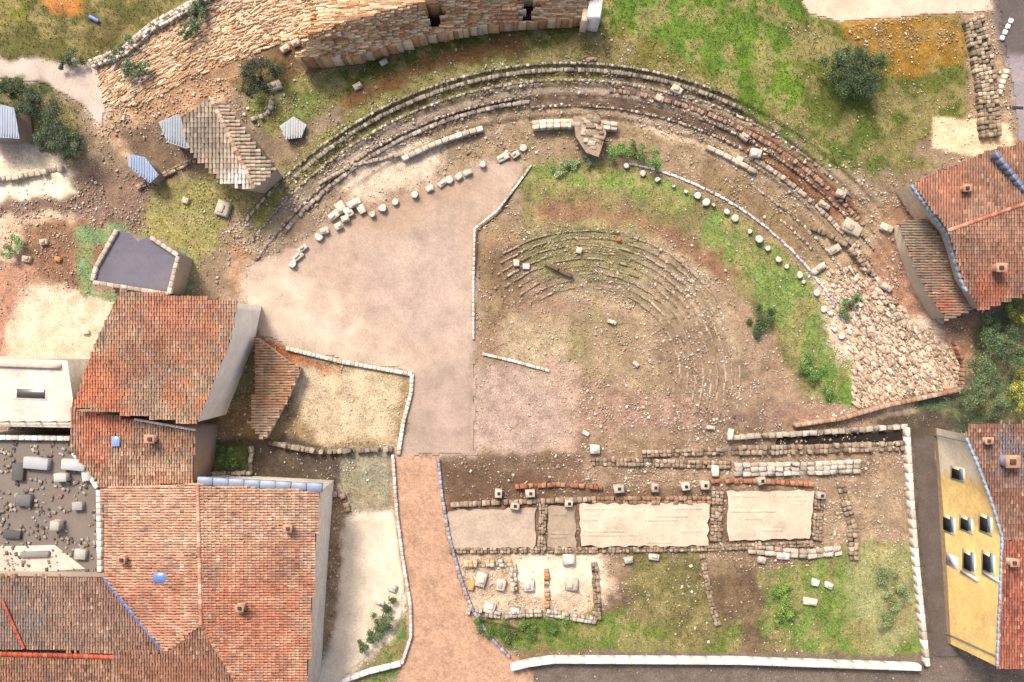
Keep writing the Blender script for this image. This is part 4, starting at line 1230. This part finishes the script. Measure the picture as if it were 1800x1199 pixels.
# pale slabs
for (pts, ht, hx, lab) in (
        ([(786, 898), (866, 896), (942, 892), (940, 962), (796, 966)], 0.22, '#b5a18d', 'leftmost worn tan mortar slab among the ruins'),
        ([(962, 890), (1010, 888), (1012, 962), (964, 962)], 0.16, '#a5917c', 'narrow tan slab beside the middle pale slab'),
        ([(1018, 886), (1246, 884), (1244, 958), (1060, 962), (1022, 958)], 0.45, '#cbb8a0', 'widest pale flat slab in the middle of the ruins'),
        ([(1278, 864), (1432, 862), (1424, 948), (1280, 950)], 0.42, '#c9b69e', 'right pale flat slab at the end of the ruins')):
    b = MB()
    rag = []
    for (xa, ya), (xb, yb) in zip(pts, pts[1:] + pts[:1]):
        n = max(2, int(math.hypot(xb - xa, yb - ya) / 9))
        for q in range(n):
            rag.append((xa + (xb - xa) * q / n + random.uniform(-2.2, 2.2), ya + (yb - ya) * q / n + random.uniform(-2.2, 2.2)))
    b.prism(rag, -.1, ht, C(hx), C('#a8947f'))
    x0, x1 = pts[0][0] + 7, pts[1][0] - 9
    yy = pts[0][1] + 5
    while yy < pts[2][1] - 6:
        xx = x0
        while xx < x1 - 20:
            l = random.uniform(20, 60)
            l = min(l, x1 - xx)
            if random.random() < .22:
                b.box(xx + l / 2, yy + 3, l * .985, 6.0, ht - .08, ht + random.uniform(.004, .014), random.uniform(-.4, .4), C(hx) * random.uniform(.93, 1.06), .02, .03)
            xx += l
        yy += 6.6
    tag(b.build('mortar_slab', M_mortar), lab, 'slab')

# pillar stumps; each socket is a dark box, the hole's shade painted on
for i, (x, y) in enumerate(((876, 868), (932, 868), (1088, 860), (1152, 858), (1206, 856), (1240, 854), (1000, 886), (905, 890), (1340, 846), (1445, 872))):
    ordn = ('on the far left of the brick row', 'second from the left of the brick row', 'at the left of the middle brown wall', 'above the middle pale slab, second of four', 'above the middle pale slab, third of four', 'nearest the slab dividing rubble wall', 'over the narrow tan slab', 'over the leftmost slab', 'above the right pale slab', 'at the right end of the stage front')[i]
    h = thing('pillar_stump', 'white square pillar stump with a dark socket ' + ordn, 'pillar', x, y, 0, 'white pillar stumps along the stage front')
    b = MB(); b.box(x, y, random.uniform(12, 17), random.uniform(11, 15), -.1, 0.95, random.uniform(-14, 14), C('#c2b29e') * random.uniform(.8, 1.1), .14, .1); b.build('block', M_stone, h)
    b = MB(); b.box(x + 1, y, 5.5, 5.5, .9, .965, 0, C('#2a2420'), 0, .02); b.build('socket', M_stone, h)

# ------------------------------------------------------------------ column stumps and blocks
ORD = ['first', 'second', 'third', 'fourth', 'fifth', 'sixth', 'seventh', 'eighth', 'ninth', 'tenth', 'eleventh', 'twelfth', 'thirteenth', 'fourteenth', 'fifteenth', 'sixteenth', 'seventeenth', 'eighteenth', 'nineteenth', 'twentieth', 'twenty-first', 'twenty-second', 'twenty-third', 'twenty-fourth', 'twenty-fifth', 'twenty-sixth']


def stump(x, y, r, ht, label, group, hx='#d9cebe', kind=0):
    """worn column drum, some broken to a half ring"""
    b = MB(); z0 = gh(x, y)
    n = 14
    a0 = random.random() * 6.28
    sx = random.uniform(.85, 1.25)
    V = []
    for (k, z) in ((1.06, z0 - .15), (1.0, z0 + ht * .85), (.84, z0 + ht), (.3, z0 + ht * .94)):
        for i in range(n):
            a = 2 * math.pi * i / n
            q = 1 + random.uniform(-.07, .07)
            if kind == 1 and 0.3 < i / n < 0.6:
                q *= .62
            dx = math.cos(a) * r * k * q * sx; dy = math.sin(a) * r * k * q
            V.append((x + dx * math.cos(a0) - dy * math.sin(a0), y + dx * math.sin(a0) + dy * math.cos(a0), z + random.uniform(-.02, .02)))
    V.append((x, y, z0 + ht * (.93 if kind == 0 else .8)))
    F = []
    for l in range(3):
        for i in range(n):
            j = (i + 1) % n
            F.append((l * n + i, (l + 1) * n + i, (l + 1) * n + j, l * n + j))
    T = [(3 * n + i, 4 * n, 3 * n + (i + 1) % n) for i in range(n)]
    b.add(V, [np.array(F), np.array(T)], C(hx) * random.uniform(.85, 1.08))
    return tag(b.build('column_stump', M_stone), label, 'column stump', group)


def block(x, y, lx, ly, ht, rot, label, group=None, hx='#e6dccb', name='stone_block', cat='stone block'):
    hx = '#%02x%02x%02x' % tuple(int(int(hx[i:i + 2], 16) * .72 + v * .28) for i, v in ((1, 0xa8), (3, 0x92), (5, 0x7c)))
    b = MB(); z0 = gh(x, y)
    b.box(x, y, lx, ly, z0 - .15, z0 + ht, rot, C(hx) * random.uniform(.88, 1.06), .10, .12)
    if lx > 13:
        b.box(x + lx * random.uniform(-.2, .2), y + ly * random.uniform(-.2, .2), lx * .45, ly * .5, z0 + ht - .05, z0 + ht + .16, rot + random.uniform(-12, 12), C(hx) * random.uniform(.85, 1.05), .1, .12)
    return tag(b.build(name, M_stone), label, cat, group)


rowB = [(1103, 292), (1132, 306), (1155, 316), (1186, 328), (1204, 336), (1224, 346), (1241, 354), (1255, 362), (1278, 374), (1294, 384), (1317, 408), (1333, 420), (1350, 437), (1368, 455), (1384, 468), (1404, 482), (1415, 496), (1435, 515), (1447, 545), (1462, 552), (1466, 578), (1478, 592)]
for i, (x, y) in enumerate(rowB):
    stump(x + random.uniform(-2, 2), y + random.uniform(-2, 2), random.uniform(3.0, 6.8), random.uniform(.2, .75), 'white column stump, %s from the top end of the curved row on the green ring' % ORD[i], 'column stumps curving round the green ring', kind=int(random.random() < .45))
wall('stone_kerb', [ringpt(553, a) for a in np.linspace(79, 26, 28)], 4, 0.2, 'dotted white kerb behind the curved row of column stumps', 'kerb', ['#cdc6c4', '#b8b0b0', '#ddd6d0'], 8, jit=.5)
rowA = [(514, 464), (523, 451), (531, 437), (561, 416), (570, 405), (594, 397), (654, 376), (672, 367), (695, 355), (729, 342), (755, 331), (778, 321), (790, 316), (806, 310), (822, 303), (848, 288), (884, 276), (906, 271), (920, 260)]
for i, (x, y) in enumerate(rowA):
    if i % 3 == 0 or i in (7, 8):
        stump(x, y, random.uniform(5, 7.5), random.uniform(.35, .7), 'round pale stump, %s from the lower left in the row above the stage floor' % ORD[i], 'stones in the row above the stage floor', kind=int(random.random() < .5))
    else:
        block(x, y, random.uniform(12, 22), random.uniform(8, 12), random.uniform(.35, .7), -28 + random.uniform(-15, 15), 'pale squared block, %s from the lower left in the row above the stage floor' % ORD[i], 'stones in the row above the stage floor')
# cluster of carved blocks
for i, (x, y, lx, ly, r, lab) in enumerate([(586, 378, 20, 12, -35, 'lowest carved block of the white cluster by the stage floor'), (598, 364, 16, 20, -30, 'upright carved block in the white cluster by the stage floor'), (612, 372, 14, 16, -30, 'small carved block in the middle of the white cluster'), (622, 356, 24, 12, -28, 'long carved block at the top of the white cluster'), (634, 366, 12, 18, -30, 'rightmost carved block of the white cluster'), (606, 384, 14, 10, -20, 'flat carved block at the foot of the white cluster')]):
    block(x, y, lx, ly, random.uniform(.5, .9), r, lab, 'carved blocks in the white cluster', '#efe8d6', 'carved_block', 'carved block')
# row of larger blocks at right of the stage and in front of the red roof
for i, (x, y) in enumerate([(1782, 398), (1776, 418), (1768, 438), (1765, 456), (1772, 474), (1768, 492), (1762, 524), (1772, 556)]):
    pass
# single stones
SING = [
    (482, 150, 26, 18, -20, .6, '#ead8bf', 'cream block on the dark soil above the cottage'),
    (500, 84, 18, 12, -30, .6, '#d8c4aa', 'left block of the small pile below the ancient wall'),
    (518, 74, 16, 12, -25, .7, '#e2d0b6', 'middle block of the small pile below the ancient wall'),
    (536, 92, 20, 12, -28, .6, '#cdb89e', 'lowest block of the small pile below the ancient wall'),
    (548, 70, 14, 10, -20, .6, '#dcc9b0', 'upper right block of the small pile below the ancient wall'),
    (628, 150, 18, 12, -30, .5, '#d5cbb8', 'grey white block on the upper left grass'),
    (674, 108, 16, 10, -30, .5, '#d9e0c8', 'pale block half sunk in the green strip'),
    (1040, 104, 22, 8, -6, .3, '#b08a72', 'reddish flat stone in the upper grass'),
    (1190, 156, 24, 14, 30, .5, '#d8c8b2', 'cream block on the brown terrace at right'),
    (1160, 172, 18, 12, 30, .5, '#cbb9a2', 'smaller cream block on the brown terrace at right'),
    (1310, 240, 18, 12, 40, .5, '#d0bfa8', 'pale block at the edge of the bright grass'),
    (1330, 268, 22, 18, 10, .6, '#eae0d0', 'square white block above the green ring'),
    (1300, 282, 14, 18, 20, .6, '#e6dccb', 'upright white block above the green ring'),
    (925, 468, 14, 12, 0, .4, '#e6dccb', 'right one of two round stones by the earth mound'),
    (908, 462, 12, 14, 0, .4, '#ddd2c0', 'left one of two round stones by the earth mound'),
    (1018, 440, 12, 12, 20, .4, '#d8c4ac', 'pale stone at the upper rim of the seats'),
    (1088, 421, 8, 7, 0, .3, '#d8532c', 'small orange red object on the upper seats'),
    (1440, 472, 30, 12, -35, .6, '#e4d4c0', 'cream slab at the right of the green ring'),
    (1468, 438, 26, 14, -30, .6, '#dccab4', 'cream slab by the ruined wall stub'),
    (1500, 400, 40, 26, 30, .5, '#cfc0a6', 'large tan platform stone right of the green ring'),
    (1030, 762, 14, 8, 30, .4, '#e8dfd2', 'small white stone at the top left of the stage ruins'),
    (1046, 790, 20, 18, 0, .7, '#e6ddd0', 'white block at the left end of the stage rooms'),
    (1250, 752, 16, 8, 10, .4, '#e2d8ca', 'white stone above the left stage rooms'),
    (1285, 764, 10, 22, 10, .7, '#ece4d8', 'upright white stone left of the dark trench'),
    (1258, 828, 14, 22, 0, .8, '#e8e0d4', 'tall white block left of the broad slab wall'),
    (1378, 978, 26, 14, 5, .6, '#e8ddd0', 'white fallen block below the right slab'),
    (1340, 985, 16, 14, 15, .6, '#d2c4b4', 'grey fallen block below the right slab'),
    (1456, 975, 22, 10, 5, .4, '#ddd4c8', 'flat white stone at the right end of the field'),
    (690, 1035, 16, 14, 20, .5, '#ece6dc', 'white chair sized block by the green bank of the lane'),
    (668, 1060, 18, 8, 10, .4, '#e2dacd', 'white bench beside the pale lane'),
    (1435, 1025, 14, 14, 15, .6, '#f0ece4', 'white box in the right grass'),
    (1458, 1030, 16, 12, 25, .6, '#e9e4da', 'white slab leaning in the right grass'),
    (1425, 1058, 28, 14, 8, .5, '#e4e2cc', 'low white platform in the right grass'),
    (845, 1020, 22, 30, 15, .6, '#e6dcc8', 'tall white block in the lower left ruin'),
    (880, 1030, 18, 22, 10, .7, '#dcd4c8', 'white block beside the well of the lower ruin'),
    (930, 1030, 20, 24, 0, .7, '#d4d4d0', 'grey white block in the middle of the lower ruin'),
    (860, 1070, 24, 20, 20, .6, '#e6e0d6', 'tilted white block at the foot of the lower ruin'),
    (905, 1075, 18, 12, 0, .5, '#e0d8cc', 'flat white block at the foot of the lower ruin'),
    (1005, 1028, 26, 24, 5, .7, '#cfc0ae', 'square pier in the right room of the lower ruin'),
    (828, 1030, 12, 20, 10, .5, '#d8a858', 'yellow stained block in the lower left ruin'),
    (1000, 985, 24, 22, 0, .8, '#ece4d8', 'white cube above the lower ruin'),
    (1150, 980, 22, 12, 10, .5, '#d8cdbf', 'pale fallen block below the middle slab'),
    (1105, 985, 18, 12, -10, .5, '#cfc4b6', 'small fallen block below the middle slab'),
    (1560, 400, 26, 14, 20, .6, '#d8c8b4', 'tan wall stub nearest the gutter of the red roof'),
    (1560, 505, 22, 12, 35, .6, '#d2bfaa', 'tilted stone at the top of the boulder slope'),
    (1655, 560, 20, 12, 40, .6, '#dccbb8', 'pale stone between boulder slope and dark trees'),
    (1480, 340, 20, 14, 25, .5, '#d6c8b4', 'pale stone above the tan platform stone'),
    (1450, 360, 24, 10, 35, .5, '#cdbca8', 'long stone beside the tan platform stone'),
    (390, 366, 26, 30, 20, .9, '#d8d0bc', 'pale square block in the grass right of the grey roof'),
    (325, 352, 14, 12, 20, .5, '#cfc6ae', 'grey block in the grass above the grey roof'),
    (150, 584, 14, 8, 0, .4, '#e8e0d4', 'white stone on the cream yard'),
    (478, 714, 12, 10, 20, .5, '#5f7fae', 'blue bin in the garden'),
    (1076, 566, 18, 8, 20, .4, '#e2d4c4', 'white stone in the middle of the earth floor'),
    (1118, 640, 14, 8, 40, .4, '#e0d2c2', 'white stone on the slope of the seats'),
    (100, 455, 14, 10, 20, .4, '#c98a4c', 'orange stone beside the green yard'),
    (45, 455, 18, 12, 10, .5, '#d8c6b4', 'pale stone at the left edge above the cream yard'),
    (75, 425, 16, 12, -10, .5, '#d2bda8', 'pale stone by the left path'),
]
for (x, y, lx, ly, r, ht, hx, lab) in SING:
    if lab:
        nm = 'stone_block'; ct = 'stone'
        if 'bench' in lab: nm, ct = 'bench', 'bench'
        if 'bin' in lab.split(): nm, ct = 'bin', 'bin'
        if 'box' in lab: nm, ct = 'box', 'box'
        block(x, y, lx * .86, ly * .86, ht * .85, r, lab, None, hx, nm, ct)

# ------------------------------------------------------------------ round earth mound / roofed shelter edge in the middle
wall('timber_beam', [(958, 462), (1006, 486)], 7, .5, 'brown timber beam lying by the earth mound', 'beam', ['#6e5a4a', '#5e4a3c'], 24, jit=.05)

# ------------------------------------------------------------------ vegetation
def plant(name, label, cat, blobs, ht, pal, n, leaf=3.2, trunk=True, group=None):
    n = int(n * 2.8); leaf = leaf * .74
    """blobs: (x, y, radius px); trunk with limbs, crown of many small leaves in clumps"""
    x0 = np.mean([b_[0] for b_ in blobs]); y0 = np.mean([b_[1] for b_ in blobs])
    t = thing(name, label, cat, x0, y0, gh(x0, y0), group)
    zb = gh(x0, y0)
    cl = []
    for (bx, by, br) in blobs:
        for _ in range(max(5, int(br / 2.4))):
            a = random.random() * 6.28; q = br * math.sqrt(random.random()) * .88
            cl.append((bx + math.cos(a) * q, by + math.sin(a) * q, ht * (0.45 + .55 * random.random() * math.sqrt(max(.05, 1 - (q / br) ** 2))), br * random.uniform(.16, .36), random.uniform(.6, 1.4)))
    cl = np.array(cl)
    ci = rng.integers(0, len(cl), n)
    c = cl[ci]
    u = rng.normal(0, .55, (n, 3))
    X = c[:, 0] + u[:, 0] * c[:, 3]; Y = c[:, 1] + u[:, 1] * c[:, 3]
    Z = zb + np.maximum(.08, c[:, 2] + u[:, 2] * c[:, 3] * S * .8)
    base = np.array([C(p_) for p_ in pal])
    col = base[rng.integers(0, len(pal), n)] * (c[:, 4] * rng.lognormal(0, .25, n))[:, None]
    V = np.zeros((n, 4, 3))
    a = rng.random(n) * 6.28; sz = leaf * rng.uniform(.6, 1.3, n); tl = rng.normal(0, .5, n); t2 = rng.normal(0, .5, n)
    for i, (p_, q_) in enumerate(((-.9, 0), (0, -.45), (.9, 0), (0, .45))):
        dx = p_ * sz * .5; dy = q_ * sz * .6
        V[:, i, 0] = X + dx * np.cos(a) - dy * np.sin(a); V[:, i, 1] = Y + dx * np.sin(a) + dy * np.cos(a)
        V[:, i, 2] = Z + dx * tl * S + dy * t2 * S
    b = MB(); b.add(V.reshape(-1, 3), [np.arange(n * 4).reshape(n, 4)], np.clip(np.repeat(col[:, None], 4, 1).reshape(-1, 3), .004, .5))
    b.build('crown', M_leaf, t)
    if trunk:
        b = MB()
        def limb(p0, p1, r0, r1):
            V = []
            for (p, r) in ((p0, r0), (p1, r1)):
                for i in range(7):
                    a = 6.283 * i / 7
                    V.append((p[0] + math.cos(a) * r, p[1] + math.sin(a) * r, p[2]))
            b.add(V, [np.array([(i, (i + 1) % 7, 7 + (i + 1) % 7, 7 + i) for i in range(7)])], C('#6b5646'))
        limb((x0, y0, zb - .1), (x0 + 1, y0 - 1, zb + ht * .5), 3.2, 2.0)
        for k in range(5):
            j = random.choice(cl)
            limb((x0 + 1, y0 - 1, zb + ht * random.uniform(.3, .5)), (j[0], j[1], zb + j[2] * .9), 1.6, .5)
        b.build('trunk', M_bark, t)
    return t


DK = ['#3c4a2a', '#46552f', '#33402a', '#556238']
OLV = ['#5c6b45', '#6e7b54', '#49573a', '#7f8a62']
GRN = ['#557a38', '#6a8c42', '#466a32', '#7d9c50']
plant('round_bush', 'large dark round bush in the upper right grass', 'bush', [(1500, 120, 46), (1502, 122, 40), (1498, 118, 34), (1466, 106, 24), (1532, 104, 24), (1520, 140, 30), (1480, 140, 28)], 2.8, ['#344424', '#40502e', '#2c3a20', '#526438', '#5a6a42'], 6500, 3.4)
plant('dense_tree', 'dark green tree mass beside the road at the left edge, upper crown', 'tree', [(40, 185, 34), (75, 205, 36)], 4.5, ['#3d4a30', '#4a573a', '#566245', '#343f2a'], 3600, 3.4)
plant('dense_tree', 'dark green tree beside the lower bend of the left road', 'tree', [(105, 240, 34), (128, 262, 22), (80, 250, 22)], 4.2, ['#3d4a30', '#4a573a', '#58664a', '#343f2a'], 3000, 3.4)
plant('dense_tree', 'small dark tree at the left edge above the path', 'tree', [(8, 165, 26), (20, 150, 18)], 3.6, DK, 1800, 3.3)
plant('shrub', 'rounded shrub low on the pale rubble slope', 'shrub', [(238, 120, 22), (255, 118, 14)], 1.5, ['#3f5232', '#50643c', '#334428', '#7f9a6e'], 1300, 3)
plant('shrub', 'long dark shrub at the top of the pale rubble slope', 'shrub', [(350, 18, 18), (338, 38, 18), (325, 56, 16), (360, 2, 14)], 1.7, ['#2e3c24', '#3a4a2c', '#48583a', '#6f8a62'], 1900, 3)
plant('shrub', 'small shrub where the road meets the rubble slope', 'shrub', [(130, 104, 18), (112, 110, 12)], 1.3, DK, 900, 3)
plant('shrub', 'narrow shrub on the edge of the rubble wall', 'shrub', [(196, 98, 10), (226, 70, 12), (208, 84, 10)], 1.1, ['#54683e', '#6e8258', '#3f5032'], 800, 2.8)
plant('dark_tree', 'dark tree growing above the stone cottage', 'tree', [(455, 135, 32), (440, 150, 18), (478, 125, 18)], 3.4, ['#2b3320', '#38422a', '#242b1c', '#4b5434'], 2600, 3.2)
plant('shrub', 'green shrub beside the top of the curved stump row', 'shrub', [(1090, 268, 20), (1120, 262, 18), (1150, 280, 18)], 1.5, GRN, 1600, 3)
plant('shrub', 'dark shrub casting shade on the green ring', 'shrub', [(1340, 555, 22), (1330, 575, 18)], 1.2, ['#46592f', '#55693a', '#3a4a28'], 1200, 3)
plant('shrub', 'pale green shrub inside the green ring near its top', 'shrub', [(1000, 290, 18), (980, 300, 14), (1030, 285, 14)], .9, ['#7f9462', '#92a872', '#6a8050'], 1000, 2.8)
plant('shrub', 'shrub in the lower end of the green ring', 'shrub', [(1420, 640, 18), (1440, 665, 20), (1450, 690, 14)], 1.2, GRN, 1300, 3)
plant('shrub', 'leafy shrub beside the ruined wall stub at right', 'shrub', [(1490, 540, 18), (1505, 530, 12)], 1.2, ['#5d7c48', '#6f8f58', '#4c6a3c'], 900, 3)
plant('dense_tree', 'grey green tree right of the retaining wall', 'tree', [(1730, 660, 36), (1745, 700, 30), (1710, 700, 26)], 3.6, ['#54643c', '#66764a', '#44522f', '#7c8a5c'], 3200, 3.4)
plant('dense_tree', 'dark green tree below the corner of the red roof', 'tree', [(1760, 595, 34), (1735, 575, 20), (1790, 620, 24)], 3.4, ['#50623c', '#60744a', '#40502e', '#728658'], 2800, 3.4)
plant('yellow_tree', 'yellow green tree at the right edge under the red roof', 'tree', [(1790, 545, 24), (1800, 570, 18)], 3.0, ['#7c8838', '#909a42', '#687634', '#a0a64c'], 1700, 3.2)
plant('yellow_tree', 'yellow leaved tree at the right edge above the yellow house', 'tree', [(1785, 690, 26), (1800, 660, 20), (1795, 715, 16)], 3.0, ['#84863a', '#989440', '#6a7236', '#a8a04a'], 1900, 3.2)
plant('shrub', 'bush in the small green yard of the dark lane', 'shrub', [(395, 805, 20), (410, 812, 14)], 1.5, GRN, 1000, 3)
plant('shrub', 'bushes on the green bank between lane and path', 'shrub', [(672, 1090, 20), (690, 1070, 18), (660, 1120, 20), (640, 1130, 16)], 1.4, ['#4f6236', '#5e7342', '#3f502c'], 2000, 3)
plant('shrub', 'low green bush at the corner of the brick path and the field', 'shrub', [(850, 1105, 22), (890, 1115, 20), (930, 1110, 20), (975, 1095, 20)], .9, ['#56702f', '#688238', '#465e28'], 2200, 3)
plant('shrub', 'bright bush at the left of the right grass', 'shrub', [(1375, 1040, 18), (1385, 1070, 20), (1370, 1090, 14)], 1.0, ['#6f8a3a', '#82a044', '#58702e'], 1300, 3)
plant('shrub', 'pale bush along the street wall at lower right', 'shrub', [(1560, 1010, 22), (1575, 1050, 22), (1560, 1090, 20)], 1.2, ['#7c8a58', '#8e9c68', '#687648'], 1700, 3)
plant('shrub', 'bush beside the left yard path', 'shrub', [(25, 432, 18), (10, 445, 14)], 1.3, ['#6f8c58', '#85a06a', '#567044'], 900, 3)

# ------------------------------------------------------------------ car, road details
h = thing('bench', 'blue topped bench with a red end on the dark grass', 'bench', 164, 33)
b = MB(); b.box(164, 32, 20, 6, .4, .5, 28, C('#4a6ea8'), .02); b.build('seat', M_metal, h)
b = MB(); b.box(168, 36, 8, 4, 0, .42, 28, C('#b8442c'), .02); b.box(158, 30, 3, 5, 0, .42, 28, C('#5a5a5a'), .02); b.build('leg', M_metal, h)
b = MB()
for i in range(4):
    b.box(1778 - i * 5, 36 + i * 10, 7, 8, .02, .30, 20, C('#f0ece6'), .03)
tag(b.build('road_kerb', M_stone), 'short row of white kerb stones on the grey road at upper right', 'kerb')
b = MB()
for i in range(5):
    b.box(1770 - i * 3, 125 + i * 9, 9, 8, -.05, .35, 10, C('#e2d2b8') * random.uniform(.9, 1.1), .05)
tag(b.build('road_kerb', M_stone), 'cream kerb stones between rubble wall and grey road', 'kerb')
wall('drain_cover', [(1762, 188), (1800, 190)], 6, .05, 'dark drain slot across the grey road', 'drain', ['#3c3634'], 20, jit=.02)
for o in scn.objects:
    if '_o' in o:
        del o['_o']
